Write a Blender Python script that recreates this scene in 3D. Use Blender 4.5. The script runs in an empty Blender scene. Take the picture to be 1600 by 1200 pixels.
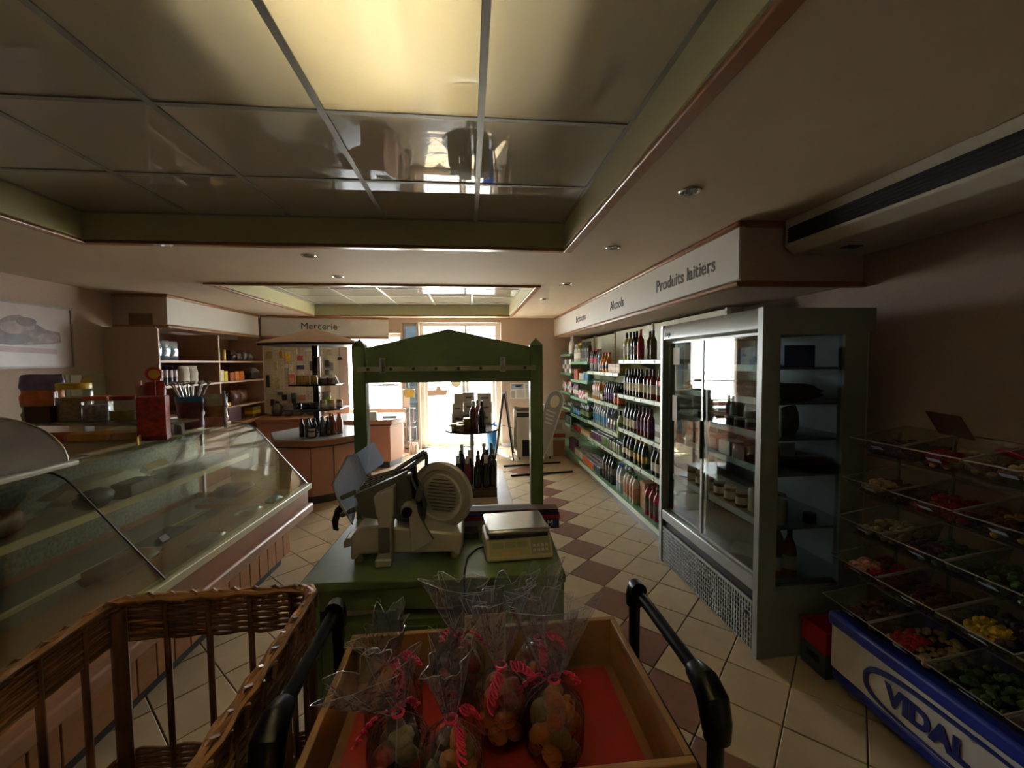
import bpy, bmesh, math, random
from mathutils import Vector, Matrix
random.seed(7)
PI = math.pi
SC = bpy.context.scene
COL = SC.collection
# ------------------------------------------------------------------ camera
YAW, PITCH, ROLL, CAM_H = math.radians(5.783), math.radians(2.942), math.radians(-0.55), 1.65
cam_d = bpy.data.cameras.new('camera')
cam_d.sensor_fit = 'HORIZONTAL'; cam_d.sensor_width = 36.0
cam_d.lens = 36.0 * 659.34 / 1600.0
cam_d.clip_start = 0.02; cam_d.clip_end = 300
cam = bpy.data.objects.new('camera', cam_d); COL.objects.link(cam)
fw = Vector((math.sin(YAW) * math.cos(PITCH), math.cos(YAW) * math.cos(PITCH), -math.sin(PITCH)))
rt = Vector((math.cos(YAW), -math.sin(YAW), 0)); up = rt.cross(fw)
cr, sr = math.cos(ROLL), math.sin(ROLL)
rt, up = rt * cr + up * sr, up * cr - rt * sr
cam.matrix_world = Matrix(((rt.x, up.x, -fw.x, 0), (rt.y, up.y, -fw.y, 0), (rt.z, up.z, -fw.z, CAM_H), (0, 0, 0, 1)))
SC.camera = cam
# ------------------------------------------------------------------ world, sun, exposure
world = bpy.data.worlds.new('sky'); SC.world = world; world.use_nodes = True
bg = world.node_tree.nodes['Background']
bg.inputs['Color'].default_value = (0.93, 0.97, 1.0, 1); bg.inputs['Strength'].default_value = 5.8
sun_d = bpy.data.lights.new('sun', 'SUN'); sun_d.energy = 14.0; sun_d.angle = math.radians(0.8); sun_d.color = (1.0, 0.95, 0.86)
sun = bpy.data.objects.new('sun', sun_d); COL.objects.link(sun)
sun.rotation_euler = Vector((0.10, -0.50, -0.86)).to_track_quat('-Z', 'Y').to_euler()
for (px, pz, w, h) in ((-1.86, 1.5, 1.18, 1.4), (-0.16, 1.21, 1.6, 2.4), (-1.115, 1.21, 0.27, 2.4)):      # sky portals in the real openings
    pd = bpy.data.lights.new('sky_portal', 'AREA'); pd.shape = 'RECTANGLE'; pd.size = w; pd.size_y = h
    pd.cycles.is_portal = True
    po = bpy.data.objects.new('sky_portal', pd); COL.objects.link(po)
    po.location = (px, 8.47, pz); po.rotation_euler = (-PI / 2, 0, 0)
SC.view_settings.view_transform = 'Standard'; SC.view_settings.look = 'None'
SC.view_settings.gamma = 1.0; SC.view_settings.use_curve_mapping = False
SC.view_settings.exposure = 2.15
cy = SC.cycles
cy.max_bounces = 12; cy.diffuse_bounces = 7; cy.glossy_bounces = 5; cy.transmission_bounces = 8; cy.transparent_max_bounces = 40
cy.sample_clamp_indirect = 6.0; cy.caustics_reflective = False; cy.caustics_refractive = False
cy.use_denoising = True

# ------------------------------------------------------------------ helpers
def lin(c):
    return tuple(((x / 255) / 12.92 if x / 255 <= 0.04045 else (((x / 255) + 0.055) / 1.055) ** 2.4) for x in c)

MATS = {}
def M(name, rgb=None, rough=0.5, metal=0.0, var=0.06, scale=8.0, bump=0.0, spec=0.5, coat=0.0, emit=None, estr=0, stretch=None, rgb2=None):
    """procedural principled material: noise-driven colour variation and optional relief"""
    if name in MATS: return MATS[name]
    m = bpy.data.materials.new(name); m.use_nodes = True
    nt = m.node_tree; b = nt.nodes['Principled BSDF']
    c = lin(rgb)
    tc = nt.nodes.new('ShaderNodeTexCoord'); nz = nt.nodes.new('ShaderNodeTexNoise')
    nz.inputs['Scale'].default_value = scale; nz.inputs['Detail'].default_value = 4
    mp = nt.nodes.new('ShaderNodeMapping')
    if stretch: mp.inputs['Scale'].default_value = stretch
    nt.links.new(tc.outputs['Object'], mp.inputs['Vector']); nt.links.new(mp.outputs['Vector'], nz.inputs['Vector'])
    cr_ = nt.nodes.new('ShaderNodeValToRGB')
    c2 = lin(rgb2) if rgb2 else None
    cr_.color_ramp.elements[0].position = 0.3; cr_.color_ramp.elements[1].position = 0.7
    cr_.color_ramp.elements[0].color = (*(c2 if c2 else [x * (1 - var) for x in c]), 1)
    cr_.color_ramp.elements[1].color = (*([min(1, x * (1 + (0 if c2 else var))) for x in c]), 1)
    nt.links.new(nz.outputs['Fac'], cr_.inputs['Fac']); nt.links.new(cr_.outputs['Color'], b.inputs['Base Color'])
    b.inputs['Roughness'].default_value = rough; b.inputs['Metallic'].default_value = metal
    b.inputs['Specular IOR Level'].default_value = spec; b.inputs['Coat Weight'].default_value = coat
    b.inputs['Coat Roughness'].default_value = 0.05
    if bump:
        bp = nt.nodes.new('ShaderNodeBump'); bp.inputs['Strength'].default_value = bump; bp.inputs['Distance'].default_value = 0.01
        nt.links.new(nz.outputs['Fac'], bp.inputs['Height']); nt.links.new(bp.outputs['Normal'], b.inputs['Normal'])
    if emit:
        b.inputs['Emission Color'].default_value = (*lin(emit), 1); b.inputs['Emission Strength'].default_value = estr
    MATS[name] = m
    return m

def thin(name, tint=(255, 255, 255), refl=1.0, rough=0.02, haze=0.0, hazecol=(220, 220, 220), bump=0.0, bscale=20.0, base=0.0):
    """thin clear sheet: transparent, with a fresnel reflection and an optional milky part"""
    if name in MATS: return MATS[name]
    m = bpy.data.materials.new(name); m.use_nodes = True; nt = m.node_tree; nt.nodes.clear()
    out = nt.nodes.new('ShaderNodeOutputMaterial'); tr = nt.nodes.new('ShaderNodeBsdfTransparent'); tr.inputs[0].default_value = (*lin(tint), 1)
    gl = nt.nodes.new('ShaderNodeBsdfGlossy'); gl.inputs['Roughness'].default_value = rough
    fr = nt.nodes.new('ShaderNodeLayerWeight'); fr.inputs['Blend'].default_value = 0.5      # facing = 1-|N.I|, the same on both faces of the sheet
    pw = nt.nodes.new('ShaderNodeMath'); pw.operation = 'POWER'; pw.inputs[1].default_value = 5.0; nt.links.new(fr.outputs['Facing'], pw.inputs[0])
    sk = nt.nodes.new('ShaderNodeMath'); sk.operation = 'MULTIPLY_ADD'; sk.inputs[1].default_value = 0.95; sk.inputs[2].default_value = 0.045; nt.links.new(pw.outputs[0], sk.inputs[0])
    mu = nt.nodes.new('ShaderNodeMath'); mu.operation = 'MULTIPLY_ADD'; mu.inputs[1].default_value = refl; mu.inputs[2].default_value = base; mu.use_clamp = True
    nt.links.new(sk.outputs[0], mu.inputs[0])
    src = tr.outputs[0]
    if haze:
        df = nt.nodes.new('ShaderNodeBsdfDiffuse'); df.inputs[0].default_value = (*lin(hazecol), 1)
        tl = nt.nodes.new('ShaderNodeBsdfTranslucent'); tl.inputs[0].default_value = (*lin(hazecol), 1)
        mm = nt.nodes.new('ShaderNodeMixShader'); nt.links.new(df.outputs[0], mm.inputs[1]); nt.links.new(tl.outputs[0], mm.inputs[2])
        mh = nt.nodes.new('ShaderNodeMixShader'); mh.inputs[0].default_value = haze
        nt.links.new(tr.outputs[0], mh.inputs[1]); nt.links.new(mm.outputs[0], mh.inputs[2]); src = mh.outputs[0]
    mx = nt.nodes.new('ShaderNodeMixShader'); nt.links.new(mu.outputs[0], mx.inputs[0]); nt.links.new(src, mx.inputs[1]); nt.links.new(gl.outputs[0], mx.inputs[2])
    if bump:
        tc = nt.nodes.new('ShaderNodeTexCoord'); nz = nt.nodes.new('ShaderNodeTexNoise'); nz.inputs['Scale'].default_value = bscale
        bp = nt.nodes.new('ShaderNodeBump'); bp.inputs['Strength'].default_value = bump; bp.inputs['Distance'].default_value = 0.02
        nt.links.new(tc.outputs['Object'], nz.inputs['Vector']); nt.links.new(nz.outputs['Fac'], bp.inputs['Height'])
        nt.links.new(bp.outputs['Normal'], gl.inputs['Normal']); nt.links.new(bp.outputs['Normal'], fr.inputs['Normal'])
    nt.links.new(mx.outputs[0], out.inputs['Surface'])
    MATS[name] = m
    return m

class MB:
    """mesh builder: collects pieces of ONE part"""
    def __init__(s): s.v = []; s.f = []
    def add(s, vs, fs):
        o = len(s.v); s.v += [tuple(v) for v in vs]; s.f += [tuple(i + o for i in f) for f in fs]; return s
    def box(s, x0, y0, z0, x1, y1, z1):
        if x0 > x1: x0, x1 = x1, x0
        if y0 > y1: y0, y1 = y1, y0
        if z0 > z1: z0, z1 = z1, z0
        return s.add([(x0, y0, z0), (x1, y0, z0), (x1, y1, z0), (x0, y1, z0), (x0, y0, z1), (x1, y0, z1), (x1, y1, z1), (x0, y1, z1)],
                     [(0, 3, 2, 1), (4, 5, 6, 7), (0, 1, 5, 4), (1, 2, 6, 5), (2, 3, 7, 6), (3, 0, 4, 7)])
    def obox(s, c, size, rot=(0, 0, 0)):
        from mathutils import Euler
        R = Euler(rot).to_matrix(); c = Vector(c); a, b, d = [q / 2 for q in size]
        P = [(-a, -b, -d), (a, -b, -d), (a, b, -d), (-a, b, -d), (-a, -b, d), (a, -b, d), (a, b, d), (-a, b, d)]
        return s.add([c + R @ Vector(p) for p in P], [(0, 3, 2, 1), (4, 5, 6, 7), (0, 1, 5, 4), (1, 2, 6, 5), (2, 3, 7, 6), (3, 0, 4, 7)])
    def lathe(s, prof, n=14, c=(0, 0, 0), sx=1.0, sy=1.0):
        vs = []; fs = []; ring = []
        for r, z in prof:
            if r < 1e-6: ring.append([len(vs)]); vs.append((c[0], c[1], c[2] + z))
            else:
                k = len(vs); ring.append(list(range(k, k + n)))
                vs += [(c[0] + sx * r * math.cos(2 * PI * i / n), c[1] + sy * r * math.sin(2 * PI * i / n), c[2] + z) for i in range(n)]
        for a, b in zip(ring, ring[1:]):
            if len(a) == 1 and len(b) == 1: continue
            for i in range(n):
                j = (i + 1) % n
                if len(a) == 1: fs.append((a[0], b[j], b[i]))
                elif len(b) == 1: fs.append((a[i], a[j], b[0]))
                else: fs.append((a[i], a[j], b[j], b[i]))
        return s.add(vs, fs)
    def cyl(s, p0, p1, r0, r1=None, n=12, caps=True):
        r1 = r0 if r1 is None else r1
        p0 = Vector(p0); p1 = Vector(p1); d = (p1 - p0).normalized()
        a = d.orthogonal().normalized(); b = d.cross(a)
        vs = [p0 + (a * math.cos(2 * PI * i / n) + b * math.sin(2 * PI * i / n)) * r0 for i in range(n)] + \
             [p1 + (a * math.cos(2 * PI * i / n) + b * math.sin(2 * PI * i / n)) * r1 for i in range(n)]
        fs = [(i, (i + 1) % n, n + (i + 1) % n, n + i) for i in range(n)]
        if caps: fs += [tuple(range(n - 1, -1, -1)), tuple(range(n, 2 * n))]
        return s.add(vs, fs)
    def tube(s, pts, r, n=8, closed=False, caps=True):
        P = [Vector(p) for p in pts]; m = len(P); vs = []; fs = []
        rr = r if isinstance(r, (list, tuple)) else [r] * m
        nrm = None
        for i in range(m):
            if closed: t = P[(i + 1) % m] - P[i - 1]
            else: t = P[min(i + 1, m - 1)] - P[max(i - 1, 0)]
            t.normalize()
            if nrm is None: nrm = t.orthogonal().normalized()
            nrm = (nrm - t * nrm.dot(t)); nrm = nrm.normalized() if nrm.length > 1e-6 else t.orthogonal().normalized()
            b = t.cross(nrm)
            vs += [P[i] + (nrm * math.cos(2 * PI * k / n) + b * math.sin(2 * PI * k / n)) * rr[i] for k in range(n)]
        for i in range(m if closed else m - 1):
            a = i * n; c = ((i + 1) % m) * n
            fs += [(a + k, a + (k + 1) % n, c + (k + 1) % n, c + k) for k in range(n)]
        if not closed and caps: fs += [tuple(range(n - 1, -1, -1)), tuple(range((m - 1) * n, m * n))]
        return s.add(vs, fs)
    def prism(s, poly, a0, a1, axis='z'):
        """extrude a 2-d outline: axis z -> (x,y), axis y -> (x,z), axis x -> (y,z)"""
        def at(p, a): return {'z': (p[0], p[1], a), 'y': (p[0], a, p[1]), 'x': (a, p[0], p[1])}[axis]
        n = len(poly)
        vs = [at(p, a0) for p in poly] + [at(p, a1) for p in poly]
        return s.add(vs, [tuple(range(n - 1, -1, -1)), tuple(range(n, 2 * n))] + [(i, (i + 1) % n, n + (i + 1) % n, n + i) for i in range(n)])
    def grid(s, fn, nu, nv, closeu=False):
        vs = [fn(i / (nu if closeu else nu - 1), j / (nv - 1)) for j in range(nv) for i in range(nu)]
        fs = []
        for j in range(nv - 1):
            for i in range(nu if closeu else nu - 1):
                k = (i + 1) % nu
                fs.append((j * nu + i, j * nu + k, (j + 1) * nu + k, (j + 1) * nu + i))
        return s.add(vs, fs)
    def blob(s, c, r, n=8, sx=1, sy=1, sz=1):
        return s.lathe([(math.sin(PI * k / 6) * r, -math.cos(PI * k / 6) * r * sz) for k in range(7)], n, c, sx, sy)
    def mesh(s, name, mat, smooth=True, ang=35):
        me = bpy.data.meshes.new(name); me.from_pydata(s.v, [], s.f); 
        bm_ = bmesh.new(); bm_.from_mesh(me); bmesh.ops.recalc_face_normals(bm_, faces=bm_.faces); bm_.to_mesh(me); bm_.free()
        if mat: me.materials.append(mat)
        if smooth:
            me.polygons.foreach_set('use_smooth', [True] * len(me.polygons)); me.set_sharp_from_angle(angle=math.radians(ang))
        me.update(); return me
    def build(s, name, mat, parent=None, smooth=True, ang=35, bevel=0, loc=None, rot=None):
        o = bpy.data.objects.new(name, s.mesh(name, mat, smooth, ang)); COL.objects.link(o)
        if parent: o.parent = parent
        if loc: o.location = loc
        if rot: o.rotation_euler = rot
        if bevel:
            b = o.modifiers.new('bevel', 'BEVEL'); b.width = bevel; b.segments = 2; b.limit_method = 'ANGLE'
        return o

def tag(o, label=None, cat=None, group=None, kind=None):
    if label: o['label'] = label
    if cat: o['category'] = cat
    if group: o['group'] = group
    if kind: o['kind'] = kind
    return o
def thing(name, label, cat, loc=(0, 0, 0), rz=0, group=None):
    o = bpy.data.objects.new(name, None); COL.objects.link(o); o.location = loc; o.rotation_euler = (0, 0, rz)
    o.empty_display_size = 0.05
    return tag(o, label, cat, group)
def clone(o, loc, rz=0, label=None, group=None, parent=None, tilt=None):
    """copy of a thing with copies of its parts and sub-parts (mesh data shared)"""
    def cp(a, par):
        c = a.copy(); COL.objects.link(c)
        if par: c.parent = par
        for ch in KIDS.get(a.name, list(a.children)): cp(ch, c)
        return c
    r = cp(o, parent); r.location = loc; r.rotation_euler = tilt if tilt else (0, 0, rz)
    if label: r['label'] = label
    if group: r['group'] = group
    return r
KIDS = {}
def link(o, parent=None):
    COL.objects.link(o)
    if parent: o.parent = parent
    return o
def text(name, body, size, mat, parent, loc, rot, thick=0.0, align='LEFT', sx=1.0, depth=0.002):
    cu = bpy.data.curves.new(name, 'FONT'); cu.body = body; cu.size = size; cu.offset = thick; cu.extrude = depth; cu.align_x = align; cu.resolution_u = 3
    t = bpy.data.objects.new(name, cu); COL.objects.link(t)
    me = bpy.data.meshes.new_from_object(t); bpy.data.objects.remove(t); bpy.data.curves.remove(cu)
    me.materials.clear(); me.materials.append(mat)
    o = bpy.data.objects.new(name, me); COL.objects.link(o); o.parent = parent; o.location = loc; o.rotation_euler = rot; o.scale = (sx, 1, 1)
    return o
ORD = ['first', 'second', 'third', 'fourth', 'fifth', 'sixth', 'seventh', 'eighth', 'ninth', 'tenth', 'eleventh', 'twelfth', 'thirteenth', 'fourteenth', 'fifteenth', 'sixteenth']

# ------------------------------------------------------------------ shared materials
m_ceil = M('ceiling_paint', (200, 184, 160), 0.75, var=0.03, scale=5)
m_wall = M('pinkish_wallpaper', (186, 166, 150), 0.8, var=0.04, scale=60, bump=0.05)
m_wood = M('varnished_wood', (156, 108, 72), 0.3, var=0.18, scale=4, stretch=(1, 1, 12), coat=0.3)
m_green_side = M('pale_green_coffer', (190, 187, 146), 0.5, var=0.03)
m_white = M('white_panel', (214, 212, 204), 0.45, var=0.02)
m_offwhite = M('off_white_plastic', (206, 202, 188), 0.4, var=0.03)
m_black = M('black_plastic', (22, 22, 24), 0.45, var=0.1)
m_blackm = M('black_metal', (24, 24, 25), 0.35, metal=0.3, var=0.1)
m_steel = M('brushed_steel', (196, 196, 192), 0.25, metal=1.0, var=0.06, scale=30, stretch=(1, 1, 20))
m_alu = M('grey_aluminium', (176, 178, 176), 0.38, metal=0.85, var=0.05)
m_greyp = M('grey_painted_metal', (150, 154, 152), 0.4, metal=0.2, var=0.04)
m_glass = thin('clear_glass', (244, 250, 248), 1.0)
m_wglass = thin('window_glass', (250, 252, 252), 0.9)
m_paper = M('white_paper', (226, 224, 216), 0.7, var=0.03)
m_card = M('brown_cardboard', (176, 134, 92), 0.8, var=0.08, scale=12)
# ================================================================== THE ROOM
XL, XR, YB, YF, ZC = -4.16, 2.5, 8.15, -2.0, 2.5
m_tile = M('cream_floor_tile', (205, 184, 150), 0.32, var=0.07, scale=7)
m_tileb = M('brown_floor_tile', (140, 98, 82), 0.34, var=0.1, scale=9)
m_grout = M('dark_grout', (92, 78, 62), 0.9, var=0.1, scale=20)
floor = MB().box(XL - 0.3, YF - 0.3, -0.2, XR + 0.3, 8.47, -0.006).build('floor', m_grout); tag(floor, kind='structure')
T = 0.295; G = 0.0028
def tile_mesh(mat, nm):
    h = T / 2 - G; b = 0.003
    return MB().add([(-h, -h, -.012), (h, -h, -.012), (h, h, -.012), (-h, h, -.012), (-h, -h, -.002), (h, -h, -.002), (h, h, -.002), (-h, h, -.002),
                     (-h + b, -h + b, 0), (h - b, -h + b, 0), (h - b, h - b, 0), (-h + b, h - b, 0)],
                    [(0, 1, 5, 4), (1, 2, 6, 5), (2, 3, 7, 6), (3, 0, 4, 7), (4, 5, 9, 8), (5, 6, 10, 9), (6, 7, 11, 10), (7, 4, 8, 11), (8, 9, 10, 11)]).mesh(nm, mat, False)
tm_c, tm_b = tile_mesh(m_tile, 'tile'), tile_mesh(m_tileb, 'tile')
brown = {(k, k + 5) for k in range(-3, 13)} | {(12 + k, 16 - k) for k in range(0, 3)} | {(13 + k, 15 - k) for k in range(0, 5)}
cells = []
for i in range(-14, 36):
    for j in range(-18, 36):
        u = 0.217 + T * (i + .5); w = 0.109 + T * (j + .5)
        x, y = (w - u) / 2 ** .5, (u + w) / 2 ** .5
        if XL < x < XR and YF < y < 8.3: cells.append((x, y, (i, j) in brown))
def seen(x, y): return -1.75 < x < 1.95 and y > 0.9 and not (-.55 < x < .3 and y < 3.3) and not (x > 1.66 and y > 2.2) and not (x < -1.45 and y > 5.4)
cells.sort(key=lambda c: (not seen(c[0], c[1]), c[1]))
rest = MB()
for n, (x, y, b) in enumerate(cells):
    if n < 300:
        o = bpy.data.objects.new('tile', tm_b if b else tm_c); link(o, floor); o.location = (x, y, random.uniform(-.0006, .0006)); o.rotation_euler = (0, 0, PI / 4 + PI / 2 * random.randint(0, 3))
    else:
        h = (T / 2 - G) * 2 ** .5
        if XL < x - h and x + h < XR: rest.prism([(x - h, y), (x, y - h), (x + h, y), (x, y + h)], -.012, 0)
tag(rest.build('tile', m_tile, floor, smooth=False), kind='stuff')

tag(MB().box(XL - .3, YF, -.1, XL, 8.5, 3.05).build('wall_left', m_wall), kind='structure')
tag(MB().box(XR, YF, -.1, XR + .3, 8.5, 3.05).build('wall_right', m_wall), kind='structure')
tag(MB().box(XL - .3, YF - .3, -.1, XR + .3, YF, 3.05).build('wall_front', m_wall), kind='structure')
wb = MB()
YW = 8.47
for a in ((XL, YB, -.1, -2.45, YW, 3.05), (-2.45, YB, -.1, -1.27, YW, .78), (-2.45, YB, 2.22, -1.27, YW, 3.05), (-1.27, YB, -.1, -1.25, YW, 3.05), (-1.25, YB, 2.42, .62, YW, 3.05),
          (-.98, YB, -.1, -.94, YW, 2.42), (.62, YB, -.1, XR, YW, 3.05), (-1.25, YB, -.1, .62, YW, -.012)): wb.box(*a)
tag(wb.build('wall_back', m_wall), kind='structure')
tag(MB().box(.62, YB - .015, 0, 1.5, YB, .08).build('baseboard_back', m_white), kind='structure')
# -------- ceiling with two recessed coffers of glossy translucent panels
C1 = (-2.57, -.80, .74, 3.16); C2 = (-2.66, 4.73, .76, 7.67)
cl = MB()
for a in ((XL, YF, XR, C1[1]), (XL, C1[1], C1[0], C1[3]), (C1[2], C1[1], XR, C1[3]), (XL, C1[3], XR, C2[1]), (XL, C2[1], C2[0], C2[3]), (C2[2], C2[1], XR, C2[3]), (XL, C2[3], XR, YB)):
    cl.box(a[0], a[1], ZC, a[2], a[3], ZC + .03)
cl.box(XL - .3, YF - .3, 3.02, XR + .3, 8.5, 3.1)
ceiling = cl.build('ceiling', m_ceil, smooth=False); tag(ceiling, kind='structure')
m_pan = bpy.data.materials.new('translucent_glossy_panel'); m_pan.use_nodes = True
def _pan():
    nt = m_pan.node_tree; nt.nodes.clear(); N = nt.nodes.new
    out = N('ShaderNodeOutputMaterial'); d = N('ShaderNodeBsdfDiffuse'); t = N('ShaderNodeBsdfTranslucent'); g = N('ShaderNodeBsdfGlossy')
    d.inputs[0].default_value = (*lin((206, 200, 184)), 1); t.inputs[0].default_value = (*lin((236, 232, 216)), 1); g.inputs['Roughness'].default_value = .015
    nz = N('ShaderNodeTexNoise'); nz.inputs['Scale'].default_value = 1.6; bp = N('ShaderNodeBump'); bp.inputs['Strength'].default_value = .05; bp.inputs['Distance'].default_value = .03
    tc = N('ShaderNodeTexCoord'); nt.links.new(tc.outputs['Object'], nz.inputs['Vector']); nt.links.new(nz.outputs['Fac'], bp.inputs['Height']); nt.links.new(bp.outputs['Normal'], g.inputs['Normal'])
    a = N('ShaderNodeMixShader'); a.inputs[0].default_value = .45; nt.links.new(d.outputs[0], a.inputs[1]); nt.links.new(t.outputs[0], a.inputs[2])
    f = N('ShaderNodeFresnel'); f.inputs[0].default_value = 1.55
    b = N('ShaderNodeMixShader'); nt.links.new(f.outputs[0], b.inputs[0]); nt.links.new(a.outputs[0], b.inputs[1]); nt.links.new(g.outputs[0], b.inputs[2])
    nt.links.new(b.outputs[0], out.inputs['Surface'])
_pan()
m_bar = M('grey_grid_bar', (150, 150, 144), .45, metal=.2)
def coffer(c, xs, ys):
    x0, y0, x1, y1 = c; zp = 2.68
    for a in ((x0, y0, x0 + .02, y1), (x1 - .02, y0, x1, y1), (x0 + .02, y0, x1 - .02, y0 + .02), (x0 + .02, y1 - .02, x1 - .02, y1)):
        MB().box(a[0], a[1], ZC + .001, a[2], a[3], 3.015).build('coffer_side', m_green_side, ceiling)
    w = .05
    for a in ((x0 - w, y0 - w, x0 + .012, y1 + w), (x1 - .012, y0 - w, x1 + w, y1 + w), (x0 + .012, y0 - w, x1 - .012, y0 + .012), (x0 + .012, y1 - .012, x1 - .012, y1 + w)):
        MB().box(a[0], a[1], ZC - .022, a[2], a[3], ZC).build('trim', m_wood, ceiling, bevel=.006)
    X = [x0 + .02] + [q for q in sorted(xs) if x0 + .08 < q < x1 - .08] + [x1 - .02]; Y = [y0 + .02] + [q for q in sorted(ys) if y0 + .08 < q < y1 - .08] + [y1 - .02]
    for a, b in zip(X, X[1:]):
        for d, e in zip(Y, Y[1:]):
            MB().box(a + .004, d + .004, zp, b - .004, e - .004, zp + .006).build('panel', m_pan, ceiling, smooth=False)
    for q in X[1:-1]: MB().box(q - .014, Y[0], zp - .006, q + .014, Y[-1], zp).build('grid_bar', m_bar, ceiling)
    for q in Y[1:-1]:
        for a, b in zip(X, X[1:]): MB().box(a + .014, q - .012, zp - .005, b - .014, q + .012, zp - .0005).build('grid_bar', m_bar, ceiling)
    MB().box(X[0], Y[0], zp - .006, X[-1], Y[0] + .02, zp).box(X[0], Y[-1] - .02, zp - .006, X[-1], Y[-1], zp).box(X[0], Y[0], zp - .006, X[0] + .02, Y[-1], zp).box(X[-1] - .02, Y[0], zp - .006, X[-1], Y[-1], zp).build('grid_bar', m_bar, ceiling)
coffer(C1, [.71 - .645 * k for k in range(0, 6)], [2.5 - .66 * k for k in range(0, 6)])
coffer(C2, [.71 - .645 * k for k in range(0, 6)], [5.36 + .66 * k for k in range(0, 4)])
# fluorescent tube that glows behind the panels of the near coffer
m_tube = M('glowing_tube', (255, 244, 220), .5, emit=(255, 243, 214), estr=175.0)
m_hous = M('white_housing', (226, 222, 210), .5)
def tube_light(x, ya, yb, label):
    tl = thing('fluorescent_light', label, 'light', (x, (ya + yb) / 2, 2.83)); h = (yb - ya) / 2
    MB().cyl((0, -h + .1, 0), (0, h - .1, 0), .014, n=12).build('tube', m_tube, tl)
    for s in (-h + .1, h - .1): MB().box(-.02, s - .02, -.02, .02, s + .02, .125).build('tube_holder', m_offwhite, tl)
    for a in ((-.315, -h, -.075, -.305, h, .13), (.305, -h, -.075, .315, h, .13), (-.305, -h, -.12, .305, -h + .01, .13), (-.305, h - .01, -.12, .305, h, .13), (-.315, -h, .13, .315, h, .14)): MB().box(*a).build('housing_panel', m_hous, tl)
tube_light(-.255, -.76, 1.83, 'fluorescent tube glowing warm behind the bright central ceiling panel')
# -------- recessed spots
def spot(x, y, label, broken=False):
    t = thing('recessed_spot', label, 'spotlight', (x, y, ZC), 0, 'recessed ceiling spots')
    MB().lathe([(.036, .004), (.04, -.006), (.05, -.008), (.056, -.003), (.056, 0)], 24).build('ring', m_steel, t)
    MB().lathe([(.0, .002), (.037, .001), (.037, -.003), (0, -.002)], 20).build('lamp_glass', M('dull_lamp', (90, 84, 74), .2), t)
    if broken:
        MB().cyl((-.02, -.02, -.002), (-.035, -.03, -.035), .011, n=10).tube([(.02, 0, 0), (.03, .01, -.02), (.0, .02, -.03), (-.02, 0, -.012)], .004, 6).build('loose_socket', m_offwhite, t)
spot(1.114, 2.06, 'recessed ceiling spot with a loose socket hanging out, nearest the camera', True)
spot(1.086, 3.11, 'second recessed spot from the camera, along the white fascia side')
spot(1.08, 4.55, 'third recessed spot from the camera, along the white fascia side')
spot(1.02, 5.67, 'farthest recessed spot of the row along the white fascia')
spot(-1.236, 3.49, 'recessed spot just beyond the near ceiling coffer, left of centre')
spot(-1.256, 4.30, 'recessed spot in front of the far ceiling coffer, left of centre')

# -------- windows and door
m_frame = M('white_lacquered_frame', (222, 220, 212), .4)
w1 = MB()
x0, x1, z0, z1 = -2.45, -1.27, .78, 2.22
for a in ((x0, z0, x0 + .06, z1), (x1 - .06, z0, x1, z1), (x0 + .06, z0, x1 - .06, z0 + .06), (x0 + .06, z1 - .06, x1 - .06, z1)): w1.box(a[0], 8.36, a[1], a[2], 8.42, a[3])
w1 = w1.build('window_1', m_frame); tag(w1, kind='structure')
MB().box(x0 + .06, 8.386, z0 + .06, x1 - .06, 8.392, z1 - .06).build('pane', m_wglass, w1, smooth=False)
MB().box(x0 + .06, 8.375, 1.21, x1 - .06, 8.405, 1.235).build('glazing_bar', M('grey_bar', (120, 120, 122), .5), w1)
MB().box(x0, 8.16, z0, x1, 8.36, z0 + .02).build('window_sill', m_frame, w1)
w2 = MB()
x0, x1, z0, z1 = -1.25, -.98, 0, 2.42
for a in ((x0, z0, x0 + .025, z1), (x1 - .025, z0, x1, z1), (x0 + .025, z0, x1 - .025, z0 + .12), (x0 + .025, z1 - .05, x1 - .025, z1)): w2.box(a[0], 8.36, a[1], a[2], 8.42, a[3])
w2 = w2.build('window_2', m_frame); tag(w2, kind='structure')
MB().box(x0 + .025, 8.386, .12, x1 - .025, 8.392, z1 - .05).build('pane', thin('smoky_glass', (84, 90, 92), 1.0), w2, smooth=False)
dr = MB()
x0, x1 = -.94, .62
for a in ((x0, 0, x0 + .07, 2.42), (x1 - .1, 0, x1, 2.42), (x0 + .07, 2.36, x1 - .1, 2.42), (x0 + .07, 2.02, x1 - .1, 2.09)): dr.box(a[0], 8.34, a[1], a[2], 8.42, a[3])
dr = dr.build('door_1', m_frame); tag(dr, kind='structure')
def leaf(a, b, nm):
    q = MB()
    for r in ((a, .01, a + .06, 2.02), (b - .06, .01, b, 2.02), (a + .06, .01, b - .06, .12), (a + .06, 1.95, b - .06, 2.02)): q.box(r[0], 8.35, r[1], r[2], 8.40, r[3])
    q.build(nm, m_frame, dr); MB().box(a + .06, 8.372, .12, b - .06, 8.378, 1.95).build('pane', m_wglass, dr, smooth=False)
leaf(-.865, -.075, 'door_leaf'); leaf(-.07, .515, 'door_leaf')
MB().box(-.87, 8.372, 2.09, -.075, 8.378, 2.36).build('pane', m_wglass, dr, smooth=False)
MB().box(-.035, 8.372, 2.09, .52, 8.378, 2.36).build('pane', m_wglass, dr, smooth=False)
MB().box(-.075, 8.345, 2.09, -.035, 8.415, 2.36).build('mullion', M('grey_mullion', (150, 152, 156), .4, metal=.4), dr)
MB().cyl((-.13, 8.33, 1.0), (-.13, 8.33, 1.3), .012).box(-.14, 8.33, 1.0, -.12, 8.35, 1.02).box(-.14, 8.33, 1.28, -.12, 8.35, 1.3).build('door_handle', m_alu, dr)
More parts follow.
